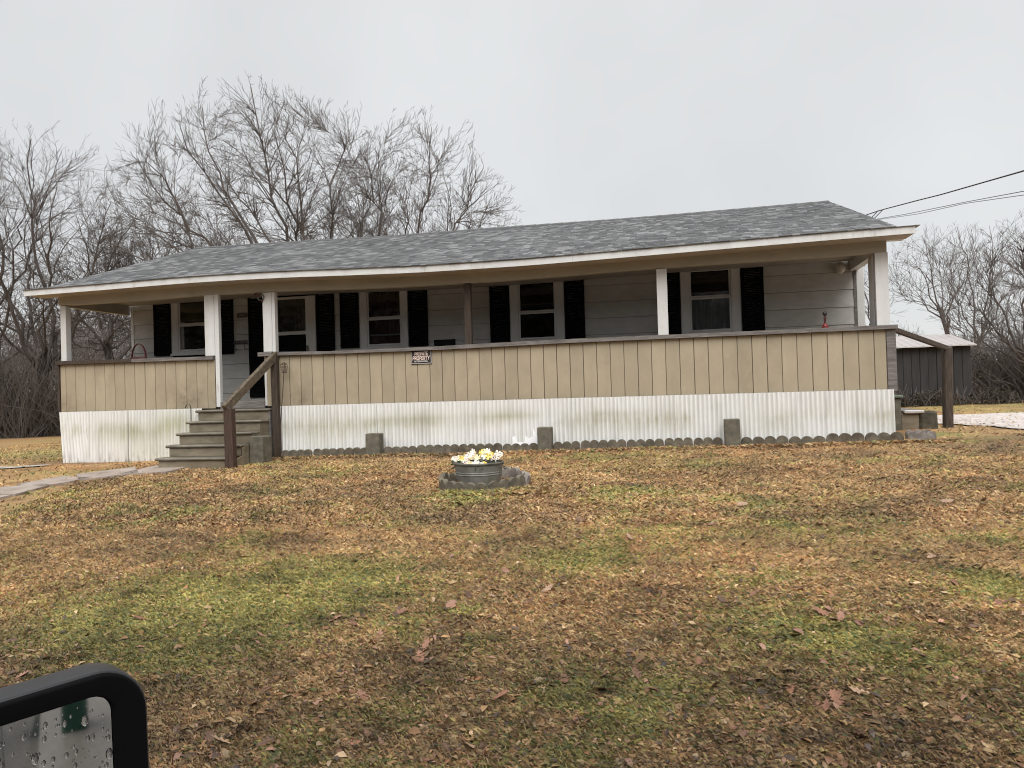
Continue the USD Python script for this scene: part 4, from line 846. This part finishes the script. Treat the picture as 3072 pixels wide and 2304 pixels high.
def bez(p0, t0, p1, K, rng_, pull=.45, lift=.06, wander=.02):
    """(N,K,3) curves leaving p0 along t0 and ending at p1, lifted a little towards the tip, with a natural wobble"""
    d = np.linalg.norm(p1 - p0, axis=1, keepdims=True); c = p0 + t0 * d * pull; c[:, 2:] -= d * lift
    u = np.linspace(0, 1, K)[None, :, None]
    P = (1 - u) ** 2 * p0[:, None] + 2 * u * (1 - u) * c[:, None] + u ** 2 * p1[:, None]
    W = np.cumsum(rng_.normal(0, 1, P.shape), axis=1); W -= W[:, :1]; W = W - u * W[:, -1:] * .6
    return P + W * (d * wander)[:, None, :]
def tree_mesh(seed, trunk_h, trunk_r, env, n=(13, 110, 900), lean=(0, 0), tw=.0075, twigs=.20, tl=1.0):
    """trunk and crown; the limbs reach for points spread through the envelope (cx, cy, cz, left, right, depth, up, down) and each finer branch forks from the nearest one below it"""
    from scipy.spatial import cKDTree
    g = np.random.default_rng(seed)
    tp, tr = grow(np.zeros((1, 3)), np.array([[lean[0], lean[1], 1.0]]), np.array([trunk_h]), np.array([trunk_r]), 9, .03, .05, g, .66)
    tr[0, 0] *= 1.35; tp[0, 0, 2] = -.3
    trunk = trimesh.Trimesh(*tubes(tp, tr, 9), process=False)
    cx, cy, cz, rl, rr_, rd_, ru, rdn = env; fork = tp[0, -1]
    def inside(m_, r0, r1, low=-.9):
        u = unit(g.normal(0, 1, (m_ * 3, 3))); u = u[u[:, 2] > low][:m_]; m_ = len(u)
        r = (r0 ** 3 + (r1 ** 3 - r0 ** 3) * g.random(m_)) ** (1 / 3) * (1 + .16 * (meshkit.fbm(u * 2.1 + seed, 3, seed) - .5) * 2)
        return np.stack([cx + u[:, 0] * r * np.where(u[:, 0] < 0, rl, rr_), cy + u[:, 1] * r * rd_, cz + u[:, 2] * r * np.where(u[:, 2] < 0, rdn, ru)], -1)
    # limbs: well spread targets near the shell
    cand = inside(400, .86, .98, -.35); pick = [int(np.argmax(cand[:, 2]))]
    dd = np.linalg.norm(cand - cand[pick[0]], axis=1)
    while len(pick) < n[0]: q = int(np.argmax(dd * g.uniform(.8, 1, len(dd)))); pick.append(q); dd = np.minimum(dd, np.linalg.norm(cand - cand[q], axis=1))
    tg = cand[pick]; f = g.uniform(.62, 1.0, n[0]) * 8; q = np.minimum(f.astype(int), 7); w = (f - q)[:, None]
    p0 = tp[0, q] * (1 - w) + tp[0, q + 1] * w; h0 = unit(tg - p0); t0 = unit(h0 + np.stack([h0[:, 0] * .35, h0[:, 1] * .35, np.full(len(h0), .05)], -1))
    P = bez(p0, t0, tg, 14, g, .45, .05, .016); d = np.linalg.norm(tg - p0, axis=1); R1 = np.clip(trunk_r * .40 * (d / d.max()) ** .6, .03, 1)[:, None] * (1 - .86 * np.linspace(0, 1, 14)[None] ** .8)
    out = [tubes(P, R1, 7)]; pts, tan, rad, depth = P.reshape(-1, 3), unit(np.gradient(P, axis=1)).reshape(-1, 3), R1.ravel(), None
    for lev, (m_, K, r0, r1, sides, rk, rmin, rmax) in enumerate(((n[1], 9, .45, .99, 5, .60, .012, .06), (n[2], 7, .40, 1.0, 4, .62, .0085, .022))):
        tg = inside(m_, r0, r1, -.75); dist, idx = cKDTree(pts).query(tg, k=24)
        v = unit(tg[:, None] - pts[idx]); cosang = (v * tan[idx]).sum(2); out_ = np.linalg.norm(pts[idx] - fork, axis=2) < np.linalg.norm(tg - fork, axis=1)[:, None]
        cost = dist * (1.0 + 1.6 * np.clip(.86 - cosang, 0, 2) * 1.6) + np.where(out_, 0, 3.0); b = idx[np.arange(len(tg)), np.argmin(cost, 1)]
        d = np.linalg.norm(tg - pts[b], axis=1); keep = d > .12; tg, b, d = tg[keep], b[keep], d[keep]
        over = np.clip(d, None, 4.5); tg = pts[b] + unit(tg - pts[b]) * over[:, None]
        P = bez(pts[b], unit(tan[b] * .8 + unit(tg - pts[b]) * .6), tg, K, g, .40, .09, .016); r = np.clip(np.minimum(rad[b] * rk, .008 + .011 * over), rmin, rmax)
        R = r[:, None] * (1 - .62 * np.linspace(0, 1, K)[None]); out.append(tubes(P, R, sides))
        last = (P, R); pts, tan, rad = np.vstack([pts, P[:, 1:].reshape(-1, 3)]), np.vstack([tan, unit(np.gradient(P, axis=1))[:, 1:].reshape(-1, 3)]), np.concatenate([rad, R[:, 1:].ravel()])
    pos, d, Lc, rd2 = children(last[0], last[1], twigs, .15, 33, g, .6); P4, R4 = grow(pos, d, np.clip(Lc, .22, .8) * tl, np.clip(rd2 * .7, tw * .8, tw * 1.4), 4, .07, .10, g, .55); out.append(tubes(P4, R4, 3, caps=False))
    tipd = unit(last[0][:, -1] - last[0][:, -3]); P5, R5 = grow(last[0][:, -1], tipd, g.uniform(.35, .8, len(tipd)) * tl, last[1][:, -1], 5, .07, .08, g, .55); out.append(tubes(P5, R5, 3, caps=False))
    pos, d, Lc, rd2 = children(P5, R5, twigs, .1, 30, g, .7); P4, R4 = grow(pos, d, np.clip(Lc, .15, .5) * tl, np.clip(rd2 * .8, tw * .75, tw * 1.3), 3, .07, .10, g, .6); out.append(tubes(P4, R4, 3, caps=False))
    V, F, o = [], [], 0
    for v, f in out: V.append(v); F.append(f + o); o += len(v)
    return trunk, (np.vstack(V), np.vstack(F))
def tree(label, xy, seed, *a, twig='twig', group='bare trees round the house', name='bare_tree', **kw):
    t = thing(name, label, 'tree', (xy[0], xy[1], float(gz(xy[0], xy[1]))), 0, group)
    tm, cm = tree_mesh(seed, *a, **kw); obj('trunk', tm, M['bark'] if twig == 'twig' else M['far_twig'], t, smooth=60); obj('crown', cm, M[twig], t); return t

BG, LG, RG = 'bare trees behind the house', 'bare trees left of the house', 'bare trees right of the house'
tree('wide bare tree with long limbs rising over the left half of the roof', (-3.0, 16.2), 3, 4.8, .30, (-2.2, 0, 8.0, 7.6, 6.4, 5.5, 5.9, 3.4), n=(20, 200, 1900), tw=.009, twigs=.17, group=BG)
tree('bare tree right of the widest one over the middle of the roof', (.9, 17.8), 9, 4.4, .24, (0, 0, 7.2, 4.4, 4.5, 4.0, 5.4, 3.0), n=(13, 120, 1050), tw=.009, twigs=.17, group=BG)
tree('low upright bare tree under the left limbs of the widest one behind the roof', (-8.0, 16.0), 15, 2.8, .14, (0, 0, 5.2, 2.8, 2.8, 2.6, 3.6, 2.4), n=(10, 60, 420), group=BG)
tree('thick forked bare tree just left of the porch corner', (-14.0, 13.4), 21, 3.4, .28, (.6, 0, 7.4, 4.4, 3.9, 3.8, 4.9, 3.8), n=(11, 110, 760), twigs=.23, group=LG)
tree('bare tree cut by the left edge of the picture', (-15.3, 12.2), 27, 3.8, .25, (-.6, 0, 7.6, 4.2, 3.2, 3.8, 4.9, 3.8), n=(10, 90, 660), twigs=.23, group=LG)
tree('leaning bare tree seen through the open left end of the porch', (-11.0, 14.9), 33, 3.8, .22, (-1.4, 0, 5.6, 2.8, 3.6, 3.0, 3.2, 3.0), lean=(-.30, .05), n=(10, 80, 520), group=LG)
tree('slender bare tree between the forked tree and the wide tree behind the roof', (-12.6, 19.2), 39, 4.2, .18, (0, 0, 6.8, 3.2, 3.4, 3.0, 4.0, 3.6), n=(9, 80, 560), group=LG)
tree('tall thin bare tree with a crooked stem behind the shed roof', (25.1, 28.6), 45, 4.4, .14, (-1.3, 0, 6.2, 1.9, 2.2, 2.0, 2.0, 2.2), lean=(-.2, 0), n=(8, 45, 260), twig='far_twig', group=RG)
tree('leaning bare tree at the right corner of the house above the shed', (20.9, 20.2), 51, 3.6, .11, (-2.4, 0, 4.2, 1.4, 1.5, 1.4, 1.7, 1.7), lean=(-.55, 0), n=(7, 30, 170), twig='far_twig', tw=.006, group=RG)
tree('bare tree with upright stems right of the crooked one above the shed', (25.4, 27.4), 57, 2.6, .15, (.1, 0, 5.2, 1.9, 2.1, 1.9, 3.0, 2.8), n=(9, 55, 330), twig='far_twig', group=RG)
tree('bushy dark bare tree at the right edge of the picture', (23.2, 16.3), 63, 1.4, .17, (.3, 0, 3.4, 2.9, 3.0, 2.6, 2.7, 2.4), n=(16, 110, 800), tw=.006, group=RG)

# far-off wood behind everything
wt = UsdGeom.PointInstancer.Define(stage, '/World/far_wood'); tag(wt, 'far-off grey bare wood along the skyline', 'woodland', None, 'stuff')
protos = []
for q, sd_ in enumerate((71, 77, 83)):
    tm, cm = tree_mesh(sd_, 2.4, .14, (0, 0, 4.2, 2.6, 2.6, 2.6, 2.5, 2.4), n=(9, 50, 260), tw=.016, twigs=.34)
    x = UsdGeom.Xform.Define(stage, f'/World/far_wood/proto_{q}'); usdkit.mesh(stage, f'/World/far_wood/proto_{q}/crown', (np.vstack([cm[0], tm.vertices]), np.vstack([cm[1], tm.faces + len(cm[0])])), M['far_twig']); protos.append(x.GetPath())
rw = np.random.default_rng(5); pos, sc, ids, ori = [], [], [], []
for q in range(210):
    dep = rw.uniform(40, 85); ang = rw.uniform(-.78, .72)
    d0 = EYE[:2] + dep * (fwd[:2] / np.linalg.norm(fwd[:2]) * 1.0 + rgt[:2] * math.tan(ang))
    s = rw.uniform(.75, 1.15) * (1.25 if ang < -.3 else .72)
    if ang > .25 and rw.random() < .35: continue
    pos.append((d0[0], d0[1], float(gz(d0[0], d0[1])) - .1)); sc.append((s, s, s * rw.uniform(.85, 1.1))); ids.append(int(rw.integers(0, 3))); a = rw.uniform(0, 6.28); ori.append(Gf.Quath(math.cos(a / 2), 0, 0, math.sin(a / 2)))
for q in range(120):  # trees added behind the camera to darken the panes and the porch
    x_, y_ = rw.uniform(-45, 70), -rw.uniform(26, 42); s = rw.uniform(1.2, 1.7)
    pos.append((x_, y_, -1.8)); sc.append((s, s, s)); ids.append(int(rw.integers(0, 3))); a = rw.uniform(0, 6.28); ori.append(Gf.Quath(math.cos(a / 2), 0, 0, math.sin(a / 2)))
wt.CreatePrototypesRel().SetTargets(protos); wt.CreateProtoIndicesAttr(Vt.IntArray(ids)); wt.CreatePositionsAttr(Vt.Vec3fArray([Gf.Vec3f(*map(float, p)) for p in pos])); wt.CreateScalesAttr(Vt.Vec3fArray([Gf.Vec3f(*map(float, p)) for p in sc])); wt.CreateOrientationsAttr(Vt.QuathArray(ori))

# thickets: stems and withered leaves filling mounds
def thicket(name, label, mounds, nleaf, nstem, mleaf, mstem, seed, leaf=(.04, .09)):
    g = np.random.default_rng(seed); w = np.array([m_[3] * m_[4] * m_[5] for m_ in mounds]); w = w / w.sum()
    which = g.choice(len(mounds), nleaf, p=w); A = np.array(mounds)[which]
    u = g.normal(0, 1, (nleaf, 3)); u /= np.linalg.norm(u, axis=1, keepdims=True); rad = g.random(nleaf) ** .28
    lump = .72 + .55 * meshkit.fbm(u * 2.3 + A[:, :3], 3, seed)
    c = A[:, :3] + u * np.abs(np.array([1, 1, 1])) * rad[:, None] * lump[:, None] * A[:, 3:6]; c[:, 2] = A[:, 2] + np.abs(c[:, 2] - A[:, 2])
    d1 = unit(g.normal(0, 1, (nleaf, 3))); d2 = unit(np.cross(d1, g.normal(0, 1, (nleaf, 3)))); s = g.uniform(*leaf, nleaf)[:, None]
    V = np.stack([c - d1 * s, c + d2 * s * .5, c + d1 * s, c - d2 * s * .5], 1).reshape(-1, 3); b = np.arange(nleaf) * 4
    F = np.concatenate([np.stack([b, b + 1, b + 2], -1), np.stack([b, b + 2, b + 3], -1)])
    which = g.choice(len(mounds), nstem, p=w); A = np.array(mounds)[which]
    p0 = A[:, :3] + np.stack([g.uniform(-.9, .9, nstem) * A[:, 3], g.uniform(-.9, .9, nstem) * A[:, 4], np.full(nstem, -.1)], -1)
    P, R = grow(p0, np.stack([g.normal(0, .35, nstem), g.normal(0, .35, nstem), np.ones(nstem)], -1), A[:, 5] * g.uniform(.7, 1.45, nstem), g.uniform(.008, .018, nstem), 7, -.04, .12, g, .5)
    v2, f2 = tubes(P, R, 3, caps=False)
    x = UsdGeom.Xform.Define(stage, numbered('/World', name)); tag(x, label, 'thicket', None, 'stuff')
    obj('leaves', (V, F), mleaf, x); obj('stems', (v2, f2), mstem, x)
def mound(x, y, rx, ry, h): return (x, y, float(gz(x, y)) - .1, rx, ry, h)
thicket('thicket', 'dark brown thicket behind the lawn at the far left', [mound(-14.2, 12.2, 2.0, 1.2, 2.9), mound(-12.3, 13.2, 1.9, 1.2, 2.7), mound(-16.5, 11.8, 2.2, 1.4, 3.1), mound(-10.2, 14.4, 1.8, 1.2, 2.6), mound(-8.2, 15.6, 1.8, 1.2, 2.2), mound(-19, 11.6, 2.2, 1.6, 3.2), mound(-5.8, 17, 1.8, 1.2, 1.9)], 34000, 4200, M['brush'], M['twig'], 41, (.022, .06))
thicket('thicket', 'olive-brown thicket right of the shed', [mound(22.6, 18.6, 1.5, 1.6, 1.9), mound(24.4, 18.0, 1.6, 1.5, 2.3), mound(26.5, 18.2, 1.8, 1.5, 2.6), mound(21.6, 21.5, 1.2, 1.3, 1.4)], 26000, 3400, M['brush_olive'], M['far_twig'], 43, (.02, .055))
thicket('thicket', 'low brown weeds against the front of the shed', [mound(17.3, 13.2, 1.2, .5, .75), mound(19.2, 13.3, 1.0, .45, .6), mound(20.9, 13.6, .9, .5, .55)], 9000, 350, M['brush'], M['twig'], 47, (.02, .05))
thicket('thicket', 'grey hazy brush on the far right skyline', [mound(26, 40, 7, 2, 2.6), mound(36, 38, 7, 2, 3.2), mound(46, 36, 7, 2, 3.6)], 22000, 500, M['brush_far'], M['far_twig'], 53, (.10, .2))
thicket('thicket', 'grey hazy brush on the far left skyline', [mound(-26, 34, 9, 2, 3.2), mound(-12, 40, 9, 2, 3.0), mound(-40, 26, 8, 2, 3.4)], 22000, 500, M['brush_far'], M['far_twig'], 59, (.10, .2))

thicket('thicket', 'dark unseen hedge added across the road to darken the window reflections', [(x_, -27 + 1.5 * (q_ % 2), -1.9, 4.5, 2.0, 8.6 + 1.2 * math.sin(q_ * 2.1)) for q_, x_ in enumerate(range(-36, 66, 6))], 42000, 300, M['brush'], M['twig'], 67, (.22, .45))  # hedge added out of view so the panes mirror something dark
# service cables from the right gable up to the right
def cable(p0, p1, sag, n=24):
    t = np.linspace(0, 1, n)[:, None]; p = np.array(p0) * (1 - t) + np.array(p1) * t; p[:, 2:] -= sag * 4 * t * (1 - t); return p
c1 = cable((14.53, 5.3, 3.26), (16.4, -18, 3.02), .0)
d1p, d2p = np.array((15.38, 5.0, 3.64)), np.array((15.55, 2.6, 3.30))
for label, pts, r in (('thick upper black service cable running from the gable to the upper right', [(15.36, 5.3, 3.655), (15.53, 4.12, 3.53), (15.74, 2.6, 3.325), (15.79, 1.59, 3.165), (15.75, -.17, 2.885), (15.52, -2.0, 2.55), (15.1, -4.2, 2.13)], .010),
                      ('upper of the two thin service cables below the thick one', [(15.30, 5.3, 3.57), (15.45, 4.65, 3.45), (15.69, 3.11, 3.20), (15.78, .58, 2.79), (15.52, -2.0, 2.31), (15.1, -4.2, 1.84)], .005),
                      ('lowest thin service cable on the right', [(15.28, 5.3, 3.57), (15.45, 4.65, 3.44), (15.73, 2.6, 3.08), (15.76, .5, 2.755), (15.52, -2.0, 2.265), (15.1, -4.2, 1.78)], .0045)):
    pp = np.array(pts); tt = np.linspace(0, len(pp) - 1, 40); from_ = np.stack([np.interp(tt, np.arange(len(pp)), pp[:, q]) for q in range(3)], -1)
    cb = thing('service_cable', label, 'cable', (0, 0, 0), 0, 'service cables'); obj('line', wire(from_, r, 6), M['wirecable'], cb, smooth=True)
    if 'thick' in label.split()[0]:
        obj('drop_loop', wire([(15.50, 4.25, 3.55), (15.44, 4.55, 3.47), (15.40, 4.75, 3.40)], .008, 5), M['wirecable'], cb); obj('drop_loop', wire([(15.54, 4.08, 3.52), (15.46, 4.4, 3.43), (15.42, 4.6, 3.36)], .008, 5), M['wirecable'], cb)

# ------------------------------------------------------------------ the vehicle: black wing mirror and the flank it reflects
veh = thing('vehicle', 'black wet wing mirror of the vehicle at the lower left corner', 'vehicle mirror')
PM = np.array([10.711, -11.093, -.262]); NM = np.array([.902, -.431, 0.0]); AM = np.array([.431, .902, 0.0]); ZM = np.array([0, 0, 1.0])
def mp(s, t, o=0.0): return PM + AM * s + ZM * t + NM * o
def rrect(s0, s1, t0, t1, r, n=9, sk=0.0):
    out = []
    for (cs, ct, a0) in ((s1 - r, t1 - r, 0), (s0 + r, t1 - r, 90), (s0 + r, t0 + r, 180), (s1 - r, t0 + r, 270)):
        for a in np.radians(np.linspace(a0, a0 + 90, n)):
            s, t = cs + r * math.cos(a), ct + r * math.sin(a); out.append((s + sk * (t - t1), t))
    return np.array(out)
S0, S1, T0, T1 = -.19, .031, -.31, .004
def shell(name, prof, m_, close=False):
    rings = []
    for (gs_, gt_, o, r) in prof:
        q = rrect(S0 - gs_, S1 + gs_, T0 - gt_, T1 + gt_, r, 11, -.018); rings.append(np.array([mp(s, t, o) for s, t in q]))
    n = len(rings[0]); V = np.vstack(rings); F = []
    for a in range(len(rings) - 1):
        for q in range(n):
            b0, b1 = a * n + q, a * n + (q + 1) % n; F += [[b0, b1, b1 + n], [b0, b1 + n, b0 + n]]
    if close: e = (len(rings) - 1) * n; F += [[e, e + q, e + q + 1] for q in range(1, n - 1)]
    me = trimesh.Trimesh(V, F, process=False); trimesh.repair.fix_normals(me); obj(name, me, m_, veh, smooth=50)
M['bezel'] = mat('cabin_dark_bezel', two((.0025, .0025, .003)), 60, .7, bump=.1, bscale=900, bdist=.001, spec=.08)  # plastic blackened and dulled in place of the dark cabin it would reflect
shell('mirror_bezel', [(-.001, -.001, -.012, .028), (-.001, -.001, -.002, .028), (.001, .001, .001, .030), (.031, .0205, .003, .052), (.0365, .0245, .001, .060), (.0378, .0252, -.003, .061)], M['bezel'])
shell('mirror_housing', [(.037, .0246, -.0045, .061), (.040, .0265, -.0055, .063), (.043, .0268, -.010, .065), (.051, .0245, -.040, .068), (.058, .0205, -.068, .07), (.059, .015, -.085, .07), (.048, .003, -.10, .066), (.0, -.03, -.125, .05), (-.05, -.07, -.14, .04)], M['plastic'], True)
arm = cat([bar(mp(-.17, -.20, -.07), (10.50, -11.45, -.47), .05, .06, b=.012), bar(mp(-.17, -.26, -.07), (10.50, -11.45, -.55), .05, .05, b=.012)]); obj('mirror_arm', arm, M['plastic'], veh)
q = rrect(S0, S1, T0, T1, .030, 9, -.018); V = np.array([mp(s, t, -.006) for s, t in q]); ctr = V.mean(0)
gl = trimesh.Trimesh(np.vstack([V, ctr]), [[i_, (i_ + 1) % len(V), len(V)] for i_ in range(len(V))], process=False)
if np.dot(gl.face_normals[0], NM) < 0: gl.invert()
obj('mirror_glass', gl, M['mirror'], veh)
rd = np.random.default_rng(6)
for q in range(130):
    s, t = rd.uniform(-.10, .026), rd.uniform(-.12, -.004); rr = rd.choice([.0009, .0016, .0026, .0042], p=[.42, .3, .18, .10])
    if s > .012 and t > -.02: continue
    d = trimesh.creation.icosphere(2, rr); v = d.vertices.copy(); v[:, 2] *= 1.25 + .5 * rd.random(); lowv = v[:, 0] * .62
    d.vertices = PM + AM * s + ZM * t + NM * (-.0062) + v[:, 1:2] * AM + v[:, 2:3] * ZM + lowv[:, None] * NM; obj('raindrop', d, M['drop'], veh, smooth=True)
dp = [(-11.50, -1.62), (-11.43, -1.35), (-11.405, -.95), (-11.42, -.62), (-11.45, -.42), (-11.49, -.32), (-11.53, -.32), (-11.53, -1.62)]
def side_panel(name, x0, x1):
    pm = trimesh.creation.extrude_polygon(Polygon(dp), x1 - x0, engine='earcut'); pm.apply_transform(np.array([[0, 0, 1, x0], [1, 0, 0, 0], [0, 1, 0, 0], [0, 0, 0, 1.0]])); trimesh.repair.fix_normals(pm); obj(name, pm, M['carpaint'], veh, smooth=40)
side_panel('door_panel', 10.35, 12.25); side_panel('rear_door_panel', 12.262, 13.15)
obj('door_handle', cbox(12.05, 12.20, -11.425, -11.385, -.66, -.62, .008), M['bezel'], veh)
gb = thing('utility_box', 'small green utility box by the road, mirrored in the wet wing mirror', 'utility box', (14.05, -11.37, -1.62))
obj('body', cbox(-.06, .06, -.055, .055, 0, .36, .01), M['green_bin'], gb); obj('lid', cbox(-.066, .066, -.06, .06, .361, .385, .01), M['green_bin'], gb)

# ------------------------------------------------------------------ fallen leaves and grass
g = np.random.default_rng(77)
from shapely import contains_xy
house_keep = lambda x, y: ((y < -.3) | (x > 15.2) | (x < -.3))
def spread(n, x0, x1, y0, y1):
    y = y1 + (y0 - y1) * g.random(n) ** .62        # denser towards the road
    mid = 10.6 if x0 > 0 else (x0 + x1) / 2; w = np.interp(y, [-9.5, 0], [.55, 1.0])
    return mid + (g.uniform(x0, x1, n) - mid) * w, y
LEAFCOL = np.array([(.27, .135, .052), (.20, .09, .04), (.34, .20, .09), (.11, .06, .036), (.065, .042, .03), (.40, .28, .16), (.30, .16, .105), (.22, .145, .065), (.16, .10, .04)])
def litter(name, label, parts_):
    xs, ys, ss = [], [], []
    for (n, x0, x1, y0, y1, s0, s1) in parts_:
        x, y = spread(n, x0, x1, y0, y1); keep = g.random(n) < (.35 + 1.1 * meshkit.fbm(np.stack([x * 1.3, y * 1.3, 0 * x], -1), 3, 61)) * (1 - .62 * greenness(x, y)); keep &= house_keep(x, y)
        x, y = x[keep], y[keep]; xs.append(x); ys.append(y); ss.append(g.uniform(s0, s1, len(x)) * g.choice([.6, .8, 1, 1.3], len(x)))
    x, y, s = map(np.concatenate, (xs, ys, ss)); n = len(x); th = g.uniform(0, 2 * np.pi, n); tilt = g.normal(0, .28, (n, 2)); cup = g.uniform(-.1, .55, n); wd = g.uniform(.32, .6, n)
    base = np.array([(-1, 0, 0), (-.25, 1, 1), (.45, .8, .8), (1, 0, .2), (.45, -.8, .8), (-.25, -1, 1)]); loc = np.zeros((n, 6, 3))
    loc[:, :, 0] = base[None, :, 0] * s[:, None] * .5; loc[:, :, 1] = base[None, :, 1] * (s * wd)[:, None] * .5; loc[:, :, 2] = base[None, :, 2] * (s * cup)[:, None] * .45 + loc[:, :, 0] * tilt[:, :1] + loc[:, :, 1] * tilt[:, 1:]
    c, sn = np.cos(th)[:, None], np.sin(th)[:, None]
    X_ = x[:, None] + loc[:, :, 0] * c - loc[:, :, 1] * sn; Y_ = y[:, None] + loc[:, :, 0] * sn + loc[:, :, 1] * c; Z_ = gzn(x, y)[:, None] + .008 + g.uniform(0, .014, n)[:, None] + loc[:, :, 2]
    V = np.stack([X_, Y_, Z_], -1).reshape(-1, 3); b = np.arange(n)[:, None] * 6
    F = np.concatenate([b + np.array([0, 5, 1]), b + np.array([1, 5, 4]), b + np.array([1, 4, 2]), b + np.array([2, 4, 3])])
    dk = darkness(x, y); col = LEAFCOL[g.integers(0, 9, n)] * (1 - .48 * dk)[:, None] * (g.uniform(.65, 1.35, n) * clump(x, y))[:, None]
    p = obj(name, (V, F), M['litter'], None, tint=np.repeat(col, 6, 0)); tag(p, label, 'leaves', None, 'stuff')
litter('leaf_litter', 'small brown fallen leaves scattered thickly over the lawn', [(70000, 1.5, 19, -9.5, -.2, .008, .024), (13000, 2, 18, -9.5, -.2, .018, .04), (5200, 5, 15, -9.5, -6.0, .028, .06), (5000, -8, 24, -8, 12, .02, .05), (2600, 4.6, 14.6, -.55, -.24, .02, .05), (500, 8.5, 9.7, -3.8, -3.45, .03, .06)])
# big oak leaves one can tell apart, near the road
OAK = [(0, .0), (.12, .05), (.2, .17), (.28, .09), (.40, .24), (.48, .12), (.60, .27), (.68, .13), (.80, .2), (.86, .09), (1, .0)]
OAK = np.array(OAK); loop = np.vstack([OAK, OAK[::-1][1:-1] * [1, -1]]); pgo = Polygon(loop)
ov, of = trimesh.creation.triangulate_polygon(pgo, engine='earcut')
tones = {}
for q, c in enumerate([(.24, .125, .085), (.17, .08, .05), (.28, .18, .115), (.12, .06, .036), (.085, .045, .028), (.20, .095, .055)]): tones[q] = mat(f'oak_leaf_{"abcdef"[q]}', two(c, .75, 1.25), 30, .55)
cnt = 0
drifts = [(g.uniform(7, 14), -g.uniform(6.6, 9.2)) for _ in range(26)] + [(9.95, -8.25), (11.0, -7.9), (13.4, -6.9)]
while cnt < 295:
    if g.random() < .62:
        c_ = drifts[int(g.integers(0, len(drifts)))]; x, y = c_[0] + g.normal(0, .16), c_[1] + g.normal(0, .11)
    else: x, y = g.uniform(6.8, 14.2), -g.uniform(4.2, 9.3)
    if y < -9.3: continue
    if g.random() < greenness(x, y) * .7: continue
    s = g.uniform(.05, .125); th = g.uniform(0, 6.28); v = np.column_stack([(ov[:, 0] - .5) * s, ov[:, 1] * s * g.uniform(.8, 1.1), np.zeros(len(ov))])
    v[:, 2] = (v[:, 0] / s) ** 2 * s * g.uniform(-.1, .7) + (v[:, 1] / s) ** 2 * s * g.uniform(-.5, 2.2) + v[:, 0] * g.normal(0, .25) + v[:, 1] * g.normal(0, .35)
    v[:, 2] -= v[:, 2].min(); c, sn = math.cos(th), math.sin(th)
    v = np.column_stack([x + v[:, 0] * c - v[:, 1] * sn, y + v[:, 0] * sn + v[:, 1] * c, v[:, 2] + float(gzn(x, y)) + .010])
    obj('leaf', (v, of), tones[int(g.integers(0, 6))], lawn, smooth=True); cnt += 1
# grass blades
def blades(parts_):
    xs, ys, hs_ = [], [], []
    for (n, x0, x1, y0, y1, h0, h1, mode) in parts_:
        x, y = spread(n, x0, x1, y0, y1); gr = greenness(x, y); keep = house_keep(x, y)
        if mode == 'green': keep &= g.random(n) < gr
        x, y, gr = x[keep], y[keep], gr[keep]; xs.append(x); ys.append(y); hs_.append(g.uniform(h0, h1, len(x)))
    x, y, h = map(np.concatenate, (xs, ys, hs_)); n = len(x); gr = greenness(x, y); dk = darkness(x, y)
    th = g.normal(0, .55, n) + np.pi * (g.random(n) < .5); w = g.uniform(.0018, .004, n) * (1 + 1.2 * (y > -5)); lean = g.uniform(.3, 1.5, n)
    dx, dy = np.cos(th), np.sin(th); z = gzn(x, y) - .004
    A = np.stack([x - dy * w, y + dx * w, z], -1); B = np.stack([x + dy * w, y - dx * w, z], -1)
    Cc = np.stack([x + dx * h * lean * .5 + dy * w * .7, y + dy * h * lean * .5 - dx * w * .7, z + h * .6], -1); Dd = np.stack([x + dx * h * lean, y + dy * h * lean, z + h * np.clip(1.1 - lean * .45, .3, 1)], -1)
    V = np.stack([A, B, Cc, Dd], 1).reshape(-1, 3); b = np.arange(n)[:, None] * 4; F = np.concatenate([b + np.array([0, 1, 2]), b + np.array([0, 2, 3])])
    straw = np.array([(.35, .215, .094), (.285, .152, .064), (.42, .295, .145), (.15, .09, .045)])[g.integers(0, 4, n)]; green = np.array([(.26, .22, .06), (.205, .185, .05), (.32, .265, .08), (.115, .14, .048)])[g.integers(0, 4, n)]
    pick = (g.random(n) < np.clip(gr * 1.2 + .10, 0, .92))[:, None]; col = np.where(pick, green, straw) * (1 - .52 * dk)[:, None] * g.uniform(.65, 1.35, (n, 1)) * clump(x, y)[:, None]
    p = obj('grass', (V, F), M['grass'], None, tint=np.repeat(col, 4, 0)); tag(p, 'short straw and green grass blades standing in the lawn', 'grass', None, 'stuff')
blades([(330000, 1.5, 18, -9.5, -.2, .012, .042, 'all'), (150000, 5.5, 15, -9.5, -6.2, .015, .05, 'all'), (150000, 2, 17, -9.4, -.2, .015, .045, 'green'), (30000, -8, 24, -6, 13, .03, .07, 'all'), (5000, 4.5, 15.3, -.40, -.22, .03, .09, 'all'), (2500, 8.4, 9.8, -3.75, -3.45, .03, .09, 'all')])
